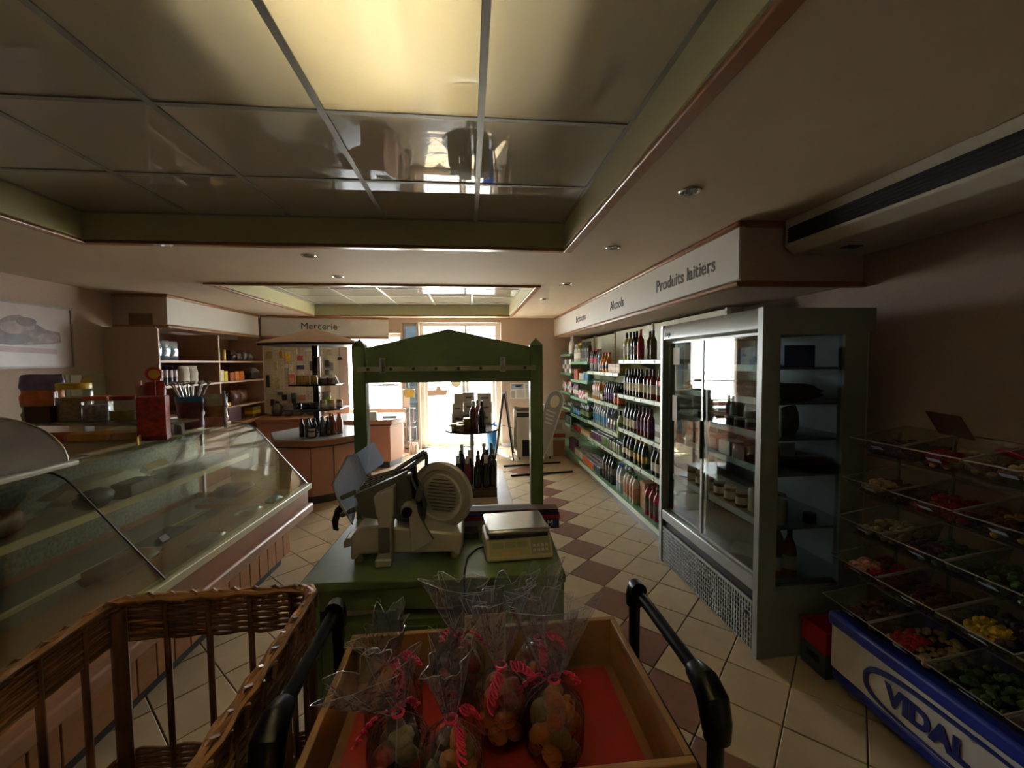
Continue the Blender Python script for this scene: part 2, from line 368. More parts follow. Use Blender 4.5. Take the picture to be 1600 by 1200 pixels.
tag(MB().lathe([(0, 0), (.1, 0), (.1, .003), (0, .003)], 28).build('round_sticker', M('sticker_cream', (206, 200, 176), .6), loc=(-.26, 8.371, 1.27), rot=(PI / 2, 0, 0)), 'round pale sticker on the entrance door glass', 'sticker')
tag(MB().prism([(-.83, 1.00), (-.45, 1.02), (-.42, 1.12), (-.56, 1.13), (-.57, 1.2), (-.64, 1.2), (-.65, 1.13), (-.83, 1.12)], 8.366, 8.371, 'y').build('door_notice', M('faded_notice', (178, 152, 138), .7)), 'faded brown notice stuck across the entrance door glass', 'notice')
# -------- outside
m_pave = M('pale_pavement', (170, 166, 158), .85, var=.08, scale=3)
tag(MB().box(-40, 8.47, -.3, 40, 60, -.02).build('pavement', m_pave), kind='structure')
# ================================================================== FASCIAS
m_fas = M('grey_white_fascia', (206, 204, 198), .5, var=.02)
m_letter = M('dark_grey_lettering', (74, 70, 70), .5)
m_letterb = M('black_lettering', (26, 24, 24), .5)
f = thing('sign_fascia', 'white overhead sign fascia reading Boissons, Alcools and Produits laitiers above the drinks shelves', 'sign', (1.66, 2.47, 2.10))
MB().box(.012, 0, .03, .838, 5.68, .398).build('body', m_wall, f)
MB().box(0, .004, .05, .012, 5.66, .37).build('sign_panel', m_fas, f)
for z in (0, .362):
    MB().box(-.022, -.02, z, .03, 5.67, z + .038).build('trim', m_wood, f, bevel=.012)
    MB().box(.03, -.02, z, .838, .012, z + .038).build('trim', m_wood, f, bevel=.008)
for body, ya, yb, z in (('Produits laitiers', 1.16, .255, .155), ('Alcools', 2.385, 1.95, .145), ('Boissons', 3.98, 3.44, .15)):
    t = text('lettering', body, .142, m_letter, f, (-.001, ya, z), (PI / 2, 0, -PI / 2), .0012)
    wd = max(v.co.x for v in t.data.vertices); t.scale = ((ya - yb) / wd, 1, 1)
f = thing('sign_fascia', 'blank white overhead fascia above the left shelf unit', 'sign', (-3.57, 5.45, 2.10))
MB().box(-.588, 0, .03, -.012, 2.2, .398).build('body', m_wall, f)
MB().box(-.012, .004, .05, 0, 2.2, .37).build('sign_panel', m_fas, f)
MB().box(-.42, -.004, .04, -.16, 0, .17).build('wall_patch', M('brown_patch', (120, 92, 64), .7), f)
for z in (0, .362):
    MB().box(-.03, -.02, z, .022, 2.19, z + .036).build('trim', m_wood, f, bevel=.01)
    MB().box(-.588, -.02, z, -.03, .012, z + .036).build('trim', m_wood, f, bevel=.008)
LA = math.atan2(.42, 2.06); LW = math.hypot(2.06, .42)
f = thing('sign_fascia', 'white overhead fascia reading Mercerie above the pegboard corner', 'sign', (-3.555, 7.70, 2.10), LA)
MB().prism([(0, .012), (LW, .012), (LW - .09, .2), (0, .04)], .03, .398).build('body', m_wall, f)
MB().box(0, 0, .05, LW, .012, .37).build('sign_panel', m_fas, f)
MB().box(LW, .0, .03, LW + .01, .16, .398).build('end_panel', m_fas, f)
for z in (0, .362): MB().box(0, -.022, z, LW + .012, .03, z + .036).build('trim', m_wood, f, bevel=.01)
t = text('lettering', 'Mercerie', .165, m_letterb, f, (.62, -.001, .17), (PI / 2, 0, 0), 0)
wd = max(v.co.x for v in t.data.vertices); t.scale = (.60 / wd, 1, 1)
# ================================================================== AIR CONDITIONER
a = thing('air_conditioner', 'long white ceiling air conditioner with a black grille', 'air conditioner', (1.93, .2, 2.29))
MB().prism([(0, .05), (.06, 0), (.5, .0), (.569, .03), (.569, .208), (0, .208)], 0, 2.24, 'y').build('casing', M('cream_casing', (196, 192, 176), .45), a, bevel=.008)
MB().box(-.008, .02, .062, 0, 2.2, .15).build('grille', M('black_grille', (14, 14, 15), .6), a)
for k in range(5): MB().box(-.012, .02, .068 + k * .017, -.008, 2.2, .074 + k * .017).build('grille_louvre', m_black, a)
MB().box(.2, 2.0, -.004, .29, 2.06, .0).build('drain_slot', m_black, a)
# ================================================================== REFRIGERATED CABINET
m_fr = M('dark_grey_fridge_paint', (126, 130, 122), .4, metal=.15, var=.04)
m_frl = M('light_grey_fridge_trim', (168, 171, 170), .35, metal=.4, var=.04)
m_frin = M('fridge_liner', (158, 160, 154), .4, var=.03)
F = thing('refrigerator', 'tall grey refrigerated display cabinet with sliding glass doors, under Produits laitiers', 'refrigerator', (1.555, 2.10, 0))
W, D, H = 1.20, .66, 1.93     # along y, along x, up
MB().box(0.06, .004, 0, D, W - .004, .395).build('plinth', m_fr, F)
MB().box(.062, .004, 1.805, D, W - .004, H - .002).build('roof_box', m_fr, F)
MB().box(D - .05, 0.04, .40, D, W - .04, 1.80).build('back_panel', m_frin, F)
hp = MB().prism([(0, 1.82), (.03, 1.80), (.06, 1.80), (.06, H), (.02, H), (0, 1.90)], .03, W - .03, 'y').build('header', m_frl, F)
text('lettering', 'iarp', .055, m_letter, F, (-.001, 1.13, 1.842), (PI / 2, 0, -PI / 2), .001)
for y in (0, W - .04):
    s = MB().box(.0, y, 0, .10, y + .04, H).box(.475, y, .38, D - .05, y + .04, 1.82).box(.10, y, .36, .475, y + .04, .386).box(.10, y, 1.785, .475, y + .04, 1.83)
    s = s.build('side_frame', m_fr, F)
    MB().box(.10, y + .015, .386, .475, y + .022, 1.785).build('side_pane', thin('side_glass', (220, 226, 226), 1.0), s, smooth=False)
MB().box(-.004, .0, 0, .0, .04, H).build('corner_strip', m_frl, F); MB().box(-.004, W - .035, 0, 0, W, H).build('corner_strip', m_frl, F)
MB().box(.0, .04, .36, .06, W - .04, .44).build('sill', m_frl, F, bevel=.008)
MB().box(.02, .04, .29, .05, W - .04, .355).build('shadow_gap', m_black, F)
gp = MB(); n_c, n_r = 46, 9; gw = (W - .08) / n_c
z0, z1 = .02, .285; rh = (z1 - z0) / n_r
# perforated grille: bars around elongated holes
for k in range(n_c + 1): gp.box(.004, .04 + k * gw - .005, z0, .012, .04 + k * gw + .005, z1)
for k in range(n_r + 1): gp.box(.005, .04, z0 + k * rh - .004, .011, W - .04, z0 + k * rh + .004)
gp.build('grille', m_frl, F, smooth=False)
MB().box(.03, .04, z0, .05, W - .04, z1).build('grille_backing', M('grille_shadow', (26, 27, 27), .7), F)
MB().cyl((.003, .10, .21), (.0, .10, .21), .012).build('lock', m_black, F)
MB().box(.006, .04, .285, .014, W - .04, .30).build('grille_top', m_frl, F)
for (ya, yb, x, nm) in ((.035, .63, .02, 'near'), (.59, 1.165, .045, 'far')):
    d = MB().box(x, ya, .445, x + .012, ya + .022, 1.80).box(x, yb - .022, .445, x + .012, yb, 1.80).box(x, ya + .022, .445, x + .012, yb - .022, .46).box(x, ya + .022, 1.785, x + .012, yb - .022, 1.80).build('door', m_frl, F)
    MB().box(x + .004, ya + .022, .46, x + .008, yb - .022, 1.785).build('pane', thin('door_glass', (236, 244, 242), 1.35, base=.05), d, smooth=False)
    if nm == 'near': MB().box(x - .022, yb - .03, .98, x, yb - .008, 1.24).build('handle', M('dark_grey_handle', (70, 70, 68), .4), d, bevel=.004)
for z in (.70, 1.0, 1.20, 1.40, 1.595):
    s = MB().box(.13 if z > .8 else .10, .045, z, D - .055, W - .045, z + .012).build('shelf', m_frin, F)
    MB().box(.118 if z > .8 else .088, .045, z - .012, .13 if z > .8 else .10, W - .045, z + .028).build('price_rail', M('pale_price_rail', (190, 198, 196), .3), s)
MB().box(.05, .045, .40, D - .055, W - .045, .415).build('deck', m_frin, F)
# ================================================================== GONDOLA
m_gsh = M('green_shelf', (120, 168, 132), .35, var=.05, metal=.1)
m_gback = M('cream_shelf_back', (214, 212, 184), .45, var=.03)
m_ral = M('pale_green_rail', (196, 214, 192), .35)
GX = 1.78
G_ = thing('shelving_unit', 'long wall shelving unit with green shelves stocked with bottles and cans', 'shelving', (0, 0, 0))
BAYS = [(3.42, 4.88, (1.66, 1.26, .86, .52)), (4.88, 6.20, (1.505, 1.11, .765, .515)), (6.20, 7.27, (1.65, 1.345, 1.055, .75, .47)), (7.27, 8.12, (1.79, 1.45, 1.095, .81, .515))]
for bi, (ya, yb, zs) in enumerate(BAYS):
    n = 3 if bi < 2 else 2
    MB().box(2.2, ya + .012, .14, 2.24, yb - .012, 2.09 - .02 * (bi > 1)).build('back_panel', m_gback, G_)
    for z in zs:
        s = MB().box(GX + .01, ya + .012, z - .028, 2.2, yb - .012, z).build('shelf', m_gsh, G_, bevel=.003)
        MB().box(GX - .012, ya + .012, z - .04, GX + .01, yb - .012, z + .004).build('price_rail', m_gsh if bi > 1 else m_ral, s, bevel=.004)
        for q in (ya + .05, yb - .05): MB().prism([(1.95, z - .028), (2.2, z - .028), (2.2, z - .12)], q - .004, q + .004, 'y').build('bracket', M('grey_bracket', (120, 126, 122), .4, metal=.4), s)
        if bi < 2:
            for q in range(5): 
                yy = ya + .15 + q * .27 + .05 * ((q * 7 + bi) % 3)
                MB().cyl((GX - .014, yy, z - .018), (GX - .012, yy, z - .018), .014, n=10).build('price_disc', M('price_disc_dark', (84, 104, 92), .5), s)
    MB().box(1.655, ya + .006, .10, 2.2, yb - .006, .15).build('base_shelf', m_gsh, G_, bevel=.005)
    MB().box(1.64, ya + .006, .105, 1.656, yb - .006, .155).build('base_lip', m_ral if bi < 2 else m_gsh, G_, bevel=.004)
    MB().box(1.70, ya + .004, 0, 1.72, yb - .004, .10).build('kick_plate', M('grey_kick', (128, 126, 124), .4, metal=.3), G_)
for q in (3.42, 4.88, 6.20, 7.27, 8.12):
    u = MB().box(2.185, q - .016, 0, 2.245, q + .012, 2.10).build('upright', m_gback, G_)
    hl = MB()
    for k in range(38): hl.box(2.183, q - .004, .2 + k * .05, 2.185, q + .002, .225 + k * .05)
    hl.build('slots', m_black, u)
    MB().box(1.72, q - .01, .0, 2.2, q + .01, .10).build('foot', m_greyp, G_)
MB().box(2.2, 3.38, .1, 2.32, 3.404, 2.10).build('end_panel', m_gback, G_)
# ================================================================== LEFT SHELF UNIT
m_pinkwood = M('salmon_laminate', (172, 136, 112), .5, var=.06, scale=3)
m_pinkedge = M('pale_shelf_edge', (196, 166, 142), .45)
m_sback = M('shelf_back_brown', (150, 110, 84), .6, var=.06)
L = thing('shelf_unit', 'wooden wall shelf unit with groceries below the blank left fascia', 'shelf', (-4.155, 5.29, 0))
MB().box(0, 0, 0, .56, .02, 2.10).build('side_panel', m_wall, L)
MB().box(.56, .0, 0, .58, .022, 2.08).build('edge_strip', m_pinkedge, L)
MB().box(0, 1.19, .8, .56, 1.215, 2.08).build('divider', m_pinkwood, L); MB().box(.56, 1.188, .8, .575, 1.217, 2.08).build('edge_strip', m_pinkedge, L)
MB().box(0, 2.50, .8, .56, 2.52, 2.08).build('side_panel', m_pinkwood, L); MB().box(.56, 2.5, .8, .575, 2.522, 2.08).build('edge_strip', m_pinkedge, L)
MB().box(0, .02, 0, .015, 2.5, 2.09).build('back_panel', m_sback, L)
for z in (1.71, 1.405, 1.02):
    for a, b in ((.022, 1.19), (1.215, 2.50)):
        s = MB().box(.015, a, z - .02, .56, b, z).build('shelf', m_pinkwood, L); MB().box(.56, a, z - .024, .575, b, z + .002).build('edge_strip', m_pinkedge, s)
MB().box(.015, .022, .74, .70, 2.5, .79).build('worktop', m_wood, L, bevel=.008)
MB().box(.015, .022, 0, .62, 2.5, .74).build('base_cabinet', m_pinkwood, L)
# ================================================================== PEGBOARD CORNER
m_peg = M('cream_pegboard', (214, 204, 178), .6)
P = thing('pegboard', 'cream pegboard wall hung with haberdashery packets under the Mercerie sign', 'pegboard', (-3.60, 7.86, 0), math.atan2(.16, 1.22))
PW = 1.24
MB().box(0, 0, .72, PW, .02, 2.09).build('board', m_peg, P)
hb = MB()
for i in range(24):
    for j in range(26): hb.box(.03 + i * .05, -.0015, .76 + j * .05, .038 + i * .05, 0, .768 + j * .05)
tag(hb.build('peg_hole', M('peg_hole_dark', (90, 80, 66), .8), P), kind='stuff')
MB().box(PW, -.02, .0, PW + .16, .03, 2.09).build('end_post', m_wall, P)
# ================================================================== PINK COUNTERS
m_pinkc = M('salmon_counter_laminate', (182, 134, 114), .45, var=.04, scale=3)
m_ctop = M('grey_counter_top', (168, 168, 166), .25, var=.06, scale=40)
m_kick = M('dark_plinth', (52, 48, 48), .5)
def counter(name, label, poly, htop=.77):
    c = thing(name, label, 'counter', (0, 0, 0))
    cx = sum(p[0] for p in poly) / len(poly); cy_ = sum(p[1] for p in poly) / len(poly)
    def off(d): return [(cx + (x - cx) * (1 - d / max(.01, math.hypot(x - cx, y - cy_))), cy_ + (y - cy_) * (1 - d / max(.01, math.hypot(x - cx, y - cy_)))) for x, y in poly]
    MB().prism(off(.04), htop - .075, htop - .012).build('top_edge', m_wood, c, bevel=.008)
    MB().prism(off(.045), htop - .012, htop).build('worktop', m_ctop, c, bevel=.004)
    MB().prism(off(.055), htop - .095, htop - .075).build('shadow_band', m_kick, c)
    q = off(.09)
    for i in range(len(q)):
        a, b = Vector((*q[i], 0)), Vector((*q[(i + 1) % len(q)], 0)); n = (b - a).cross(Vector((0, 0, 1))).normalized() * .018
        if (a + n - Vector((cx, cy_, 0))).length < (a - Vector((cx, cy_, 0))).length: n = -n
        g = (b - a).normalized() * .006
        MB().prism([((a + g).x, (a + g).y), ((b - g).x, (b - g).y), ((b - g - n).x, (b - g - n).y), ((a + g - n).x, (a + g - n).y)], .10, htop - .095).build('side_panel', m_pinkc, c)
    MB().prism(off(.12), 0.0, .10).build('plinth', m_kick, c)
    MB().prism(off(.12), .10, htop - .096).build('core', m_pinkwood, c)
    return c
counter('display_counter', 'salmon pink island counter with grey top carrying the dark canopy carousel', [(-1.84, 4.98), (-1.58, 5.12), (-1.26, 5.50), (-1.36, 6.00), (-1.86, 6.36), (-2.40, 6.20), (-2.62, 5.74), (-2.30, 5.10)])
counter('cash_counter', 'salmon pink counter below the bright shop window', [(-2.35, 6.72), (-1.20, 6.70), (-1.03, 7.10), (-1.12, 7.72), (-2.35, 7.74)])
b = thing('back_counter', 'low wooden counter against the pegboard', 'counter', (-3.42, 7.10, 0), .06)
MB().box(0, 0, .70, 1.0, .74, .765).build('worktop', m_wood, b, bevel=.008); MB().box(.0, .05, 0, .96, .72, .70).build('body', m_pinkc, b)
# ================================================================== CANOPY CAROUSEL
K = thing('display_carousel', 'black tiered carousel with a pink hipped canopy on the island counter', 'display stand', (-1.98, 5.72, .77))
MB().box(-.035, -.035, 0, .035, .035, 1.15).build('pole', m_blackm, K)
MB().box(-.13, -.13, 0, .13, .13, .012).build('base_plate', m_blackm, K)
h8 = [(math.cos(PI / 6 + k * PI / 3), math.sin(PI / 6 + k * PI / 3)) for k in range(6)]
MB().prism([(.66 * x, .60 * y) for x, y in h8], 1.115, 1.15).build('canopy_frame', m_blackm, K)
rb = MB().add([(.68 * x, .62 * y, 1.15) for x, y in h8] + [(0, 0, 1.345)] + [(.68 * x, .62 * y, 1.142) for x, y in h8], [(k, (k + 1) % 6, 6) for k in range(6)] + [(k, (k + 1) % 6, 7 + (k + 1) % 6, 7 + k) for k in range(6)] + [tuple(range(12, 6, -1))])
rb.build('canopy', M('pink_canopy', (206, 166, 138), .6), K, smooth=False)
for z, r in ((.625, .33), (.315, .40)): MB().prism([(r * x, r * y) for x, y in h8], z - .018, z).build('tier', m_blackm, K, bevel=.004)
MB().box(.04, -.07, .70, .075, -.045, .98).build('price_strip', m_paper, K)
# ================================================================== GREEN CART
m_gr = M('green_painted_wood', (92, 110, 66), .38, var=.08, scale=5, stretch=(1, 6, 6), coat=.15)
C = thing('market_cart', 'green painted wooden market cart with an arched frame behind the slicer', 'cart', (-.11, 2.0, 0), math.radians(-2.5))
MB().box(-.545, -.36, .765, .50, .40, .80).build('tabletop', m_gr, C, bevel=.006)
for x in (-.53, .43):                                  # tall frame posts with pointed tops
    p = MB().box(x, .315, .8, x + .07, .385, 1.745).build('post', m_gr, C, bevel=.004)
    MB().add([(x, .315, 1.745), (x + .07, .315, 1.745), (x + .07, .385, 1.745), (x, .385, 1.745), (x + .035, .35, 1.785)], [(0, 1, 4), (1, 2, 4), (2, 3, 4), (3, 0, 4), (3, 2, 1, 0)]).build('finial', m_gr, p, smooth=False)
MB().prism([(-.46, 1.545), (.43, 1.545), (.43, 1.735), (-.015, 1.835), (-.46, 1.735)], .33, .37, 'y').build('arched_board', m_gr, C, bevel=.003)
MB().box(-.46, .33, .80, .43, .37, .845).build('sill_rail', m_gr, C, bevel=.004)
r = MB().box(-.50, .300, 1.607, .46, .312, 1.633).build('hook_rail', M('worn_pale_rail', (150, 148, 122), .5, var=.3, scale=10), C)
for x in (-.44, -.32, -.2, -.08, .04, .16, .28, .40): MB().cyl((x, .300, 1.62), (x, .297, 1.62), .009, n=10).build('screw', M('screw_dark', (70, 70, 64), .4, metal=.6), r)
for x in (-.37, .28): MB().box(x - .015, .318, 1.60, x + .015, .33, 1.68).tube([(x, .318, 1.67), (x, .29, 1.66), (x, .285, 1.63), (x, .292, 1.60)], .006, 6).build('hook', m_alu, C)
for x, y in ((-.53, -.34), (.44, -.34), (-.53, .32), (.44, .32)): MB().box(x, y, 0, x + .055, y + .055, .765).build('leg', m_gr, C)
for xa, xb in ((-.475, -.02), (-.015, .44)):
    d = MB().box(xa, -.335, .672, xb, -.315, .76).build('drawer', m_gr, C, bevel=.003)
    MB().cyl(((xa + xb) / 2, -.337, .715), ((xa + xb) / 2, -.352, .715), .012).build('knob', m_gr, d)
    e = MB().box(xa, -.335, .10, xb, -.315, .60).build('cabinet_door', m_gr, C, bevel=.003)
    MB().box(xa + .05, -.338, .15, xb - .05, -.335, .55).build('door_panel', m_gr, e, bevel=.002)
    MB().cyl((xb - .03, -.337, .42), (xb - .03, -.352, .42), .01).build('knob', m_gr, e)
MB().box(-.475, -.315, .605, .44, .32, .625).build('shelf', m_gr, C); MB().box(-.475, -.335, .60, .44, -.315, .628).build('shelf_edge', m_gr, C)
MB().box(-.475, -.315, .08, .44, .32, .10).build('bottom_board', m_gr, C)
MB().box(-.535, -.28, .08, -.515, .32, .765).build('side_panel', m_gr, C); MB().box(.48, -.28, .08, .495, .32, .765).build('side_panel', m_gr, C); MB().box(-.475, .335, .08, .44, .35, .765).build('back_panel', m_gr, C)
for k, (x, w, z, rz, c) in enumerate(((-.33, .22, .626, .1, (206, 200, 184)), (-.08, .26, .632, -.15, (190, 184, 170)), (.2, .2, .626, .05, (200, 190, 176)))):
    tag(MB().box(-w / 2, -.13, 0, w / 2, .13, .03).build('paper_stack', M('papers%d' % k, c, .8), loc=(-.11 + x, 1.86, z), rot=(0, 0, rz)), ['loose papers at the left of the green cart shelf', 'wrapping paper stack in the middle of the green cart shelf', 'papers at the right of the green cart shelf'][k], 'paper')
# ================================================================== MEAT SLICER (stands on the cart)
m_cast = M('cast_grey_aluminium', (192, 188, 176), .4, metal=.35, var=.05)
m_castd = M('dark_cast_aluminium', (112, 112, 104), .4, metal=.4, var=.06)
S = thing('meat_slicer', 'grey cast aluminium meat slicer with a round blade cover on the green cart', 'slicer', (-.27, 1.95, .80))
ox, oy, oz = -.27, 1.95, .80
def loc2(pts): return [(x - ox, z - oz) for x, z in pts]
MB().prism(loc2([(-.51, .915), (-.478, .955), (-.401, .962), (-.20, .93), (-.036, .91), (-.036, .863), (-.052, .814), (-.07, .814), (-.085, .828), (-.479, .838), (-.492, .818), (-.513, .818)]), -.14, .26, 'y').build('base', m_cast, S, bevel=.012)
MB().prism(loc2([(-.545, .862), (-.513, .87), (-.513, .905), (-.535, .905), (-.545, .89)]), -.12, .0, 'y').build('carriage_stop', m_cast, S, bevel=.004)
for x, y in ((-.485, 1.84), (-.075, 1.84), (-.485, 2.15), (-.075, 2.15)): MB().cyl((x - ox, y - oy, 0), (x - ox, y - oy, .03), .02, .014).build('rubber_foot', M('tan_rubber_foot', (150, 136, 96), .6), S)
pst = MB().prism(loc2([(-.402, 1.099), (-.319, 1.136), (-.323, .996), (-.332, .980), (-.334, .812), (-.399, .810), (-.398, .845), (-.389, .858), (-.386, .981), (-.391, 1.017)]), -.185, -.11, 'y').build('carriage_post', m_cast, S, bevel=.006)
MB().box(-.384 - ox, -.189, .862 - oz, -.339 - ox, -.184, .97 - oz).build('post_recess', m_castd, pst, bevel=.002)
MB().box(-.40 - ox, -.2, .806 - oz, -.333 - ox, -.105, .838 - oz).build('post_foot', m_cast, pst, bevel=.006)
MB().prism(loc2([(-.498, 1.088), (-.311, 1.165), (-.275, 1.182), (-.254, 1.179), (-.254, 1.162), (-.268, 1.154), (-.256, 1.073), (-.259, 1.04), (-.305, 1.03), (-.306, 1.009), (-.337, .962), (-.465, .988)]), -.105, -.07, 'y').build('carriage_arm', m_castd, S, bevel=.005)
MB().prism(loc2([(-.325, 1.15), (-.256, 1.178), (-.25, 1.07), (-.262, 1.03), (-.30, 1.02), (-.34, .965), (-.30, .90), (-.22, .90), (-.20, 1.0), (-.235, 1.12)]), -.065, .0, 'y').build('motor_housing', m_castd, S, bevel=.01)
# round blade cover, turned a little to the left

prof = [(0, -.012), (.052, -.012), (.092, -.010), (.098, -.002), (.112, -.002), (.118, -.012), (.146, -.010), (.152, -.004), (.152, .012), (.13, .02), (0, .02)]
dsc = MB().lathe(prof, 56).build('blade_cover', m_cast, S, loc=(-.135 - ox, 1.93 - oy, 1.048 - oz), rot=(PI / 2, 0, math.radians(-20)))
dsc.rotation_euler = (math.radians(-90), 0, math.radians(-24)); dsc.scale = (1, 1, 1)
for k in range(10):
    zz = -.072 + k * .0155; hw = math.sqrt(max(.0001, .088 ** 2 - zz ** 2)) * .92
    MB().cyl((-hw * .75, zz, -.014), (hw, zz, -.014), .0028, n=6).build('groove_rib', m_castd, dsc)
MB().cyl((-.02, 0, .0), (-.02, 0, .11), .07).build('blade_motor', m_castd, dsc)
MB().prism(loc2([(-.249, 1.063), (-.228, 1.048), (-.22, 1.011), (-.194, .959), (-.164, .904), (-.166, .893), (-.245, .851), (-.258, .851), (-.262, 1.004)]), -.165, -.150, 'y').build('slice_deflector', m_cast, S, bevel=.004)
MB().tube([(-.225 - ox, -.17, 1.05 - oz), (-.217 - ox, -.17, 1.01 - oz), (-.19 - ox, -.17, .957 - oz), (-.162 - ox, -.17, .905 - oz)], .004, 6).build('deflector_rim', m_castd, S)
MB().cyl((-.269 - ox, -.165, 1.025 - oz), (-.269 - ox, -.06, 1.025 - oz), .027, n=20).build('knob_collar', m_cast, S)
MB().cyl((-.269 - ox, -.18, 1.025 - oz), (-.269 - ox, -.160, 1.025 - oz), .021, n=20).build('thickness_knob', m_black, S)
MB().cyl((-.258 - ox, -.13, 1.17 - oz), (-.232 - ox, -.13, 1.108 - oz), .006).build('link_rod', m_castd, S)
MB().cyl((-.262 - ox, -.138, 1.168 - oz), (-.262 - ox, -.07, 1.168 - oz), .012).build('link_bolt', m_steel, S)
MB().obox((-.222 - ox, -.12, 1.085 - oz), (.03, .04, .06), (0, .3, 0)).build('pusher_clamp', m_castd, S, bevel=.006)
# tilted meat tray with ribs, folded clear guard, pusher tubes, black handle
def tr3(p): return (p[0] - ox, p[1] - oy, p[2] - oz)
tray = [(-.508, 1.88, 1.075), (-.345, 1.90, 1.135), (-.335, 2.06, 1.150), (-.498, 2.06, 1.105)]
tv = [tr3(p) for p in tray]; tb = [(x, y, z - .012) for x, y, z in tv]
MB().add(tv + tb, [(0, 1, 2, 3), (7, 6, 5, 4), (0, 4, 5, 1), (1, 5, 6, 2), (2, 6, 7, 3), (3, 7, 4, 0)]).build('meat_tray', m_steel, S, smooth=False)
for k in range(6):
    q = (k + .7) / 6.6; A = Vector(tv[0]).lerp(Vector(tv[3]), q); B = Vector(tv[1]).lerp(Vector(tv[2]), q)
    MB().cyl(A.lerp(B, .06) + Vector((0, 0, .002)), A.lerp(B, .96) + Vector((0, 0, .002)), .004, n=6).build('tray_rib', m_steel, S)
m_guard = thin('scratched_acrylic', (214, 222, 232), 1.0, rough=.12, haze=.45, hazecol=(196, 204, 220))
g1 = [(-.528, 2.00, 1.234), (-.449, 2.01, 1.287), (-.405, 2.02, 1.195), (-.412, 2.02, 1.178), (-.487, 2.00, 1.13)]
g2 = [(-.528, 2.00, 1.234), (-.487, 2.00, 1.13), (-.498, 1.96, 1.098), (-.516, 1.86, .955), (-.561, 1.86, 1.04), (-.600, 1.88, 1.128), (-.551, 1.95, 1.236)]
for g, d in ((g1, (0, .005, 0)), (g2, (.005, .0, .002))):
    a = [tr3(p) for p in g]; b = [(x + d[0], y + d[1], z + d[2]) for x, y, z in a]; n = len(a)
    MB().add(a + b, [tuple(range(n)), tuple(range(2 * n - 1, n - 1, -1))] + [(i, (i + 1) % n, n + (i + 1) % n, n + i) for i in range(n)]).build('clear_guard', m_guard, S, smooth=False)
MB().tube([tr3(p) for p in g2[2:]], .004, 6).build('guard_rim', m_cast, S)
for dz in (0, -.022): MB().cyl(tr3((-.341 + dz * -.8, 1.98, 1.158 + dz)), tr3((-.212, 1.98, 1.238 + dz)), .011, n=12).build('pusher_tube', m_steel, S)
MB().tube([tr3(p) for p in ((-.212, 1.98, 1.238), (-.203, 1.98, 1.215), (-.205, 1.98, 1.17), (-.19, 1.98, 1.15))], .009, 8).build('pusher_bracket', m_castd, S)
for z in (1.065, .99): MB().cyl(tr3((-.565, 1.88, z)), tr3((-.50, 1.87, z + .028)), .011).build('guard_peg', m_castd, S)
MB().tube([tr3(p) for p in ((-.545, 1.96, 1.015), (-.575, 1.95, 1.008), (-.599, 1.95, .985), (-.614, 1.95, .94), (-.613, 1.95, .905), (-.600, 1.95, .898))], [.014, .016, .017, .015, .011, .006], 10).build('handle', m_black, S)
MB().prism(loc2([(-.49, .985), (-.40, .97), (-.40, .94), (-.49, .94)]), -.03, .12, 'y').build('carriage_foot', m_steel, S, bevel=.006)
# ================================================================== COUNTER SCALE
B = thing('counter_scale', 'cream shop scale with a steel platter on the right of the green cart', 'scale', (.20, 1.89, .80), math.radians(3))
MB().prism([(-.135, .0), (.12, 0), (.12, .07), (-.09, .085), (-.135, .015)], -.145, .145, 'x').build('body', M('cream_scale_body', (190, 182, 138), .4, var=.04), B, bevel=.008)
MB().box(-.13, -.095, .085, .13, .11, .10).build('platter_support', m_black, B)
MB().box(-.14, -.105, .10, .14, .125, .125).build('platter', m_steel, B, bevel=.012)
sl = (math.atan2(.07, .045) )
def panel(x0, x1, t0, t1, mat, nm, off=.0012):
    A = Vector((0, -.135, .015)); Bq = Vector((0, -.09, .085)); nrm = Vector((0, -.07, .045)).normalized() * off
    pts = [A.lerp(Bq, t0) + nrm, A.lerp(Bq, t1) + nrm]
    MB().add([(x0, pts[0].y, pts[0].z), (x1, pts[0].y, pts[0].z), (x1, pts[1].y, pts[1].z), (x0, pts[1].y, pts[1].z)] + [(x, q.y + .002, q.z - .001) for x, q in ((x0, pts[0]), (x1, pts[0]), (x1, pts[1]), (x0, pts[1]))], [(0, 1, 2, 3), (7, 6, 5, 4), (0, 4, 5, 1), (1, 5, 6, 2), (2, 6, 7, 3), (3, 7, 4, 0)]).build(nm, mat, B, smooth=False)
panel(-.13, .045, .12, .9, M('scale_panel', (168, 160, 112), .35), 'display_panel'); panel(.05, .135, .12, .9, M('scale_keypad', (146, 138, 104), .45), 'keypad')
for k in range(3): panel(-.115 + k * .053, -.07 + k * .053, .5, .78, M('lcd', (150, 152, 116), .2), 'lcd_window', .0022)
panel(-.08, -.0, .14, .3, M('orange_strip', (204, 160, 92), .5), 'info_strip', .0022)
for k in range(8): panel(.06 + (k % 4) * .018, .072 + (k % 4) * .018, .25 + (k // 4) * .22, .38 + (k // 4) * .22, M('key_grey', (186, 180, 160), .5), 'key', .0022)
tag(MB().tube([(.07, 1.90, .81), (.02, 1.88, .806), (-.02, 1.80, .806), (-.03, 1.68, .806), (-.03, 1.63, .80), (-.03, 1.622, .70), (-.03, 1.625, .40)], .004, 6).build('power_cable', m_black), 'black cable running from the scale over the cart edge', 'cable')
R = thing('film_box', 'long dark blue and red cling film box behind the scale', 'box', (.20, 2.14, .80), math.radians(-3))
MB().box(-.25, -.045, 0, .25, .045, .085).build('carton', M('film_navy', (26, 34, 84), .45), R, bevel=.003)
MB().box(-.252, -.047, .055, .252, .047, .072).build('red_band', M('film_red', (150, 26, 30), .45), R)
MB().box(-.25, -.0455, .0, .10, -.0452, .05).build('grey_print', M('film_grey', (150, 150, 146), .5), R)
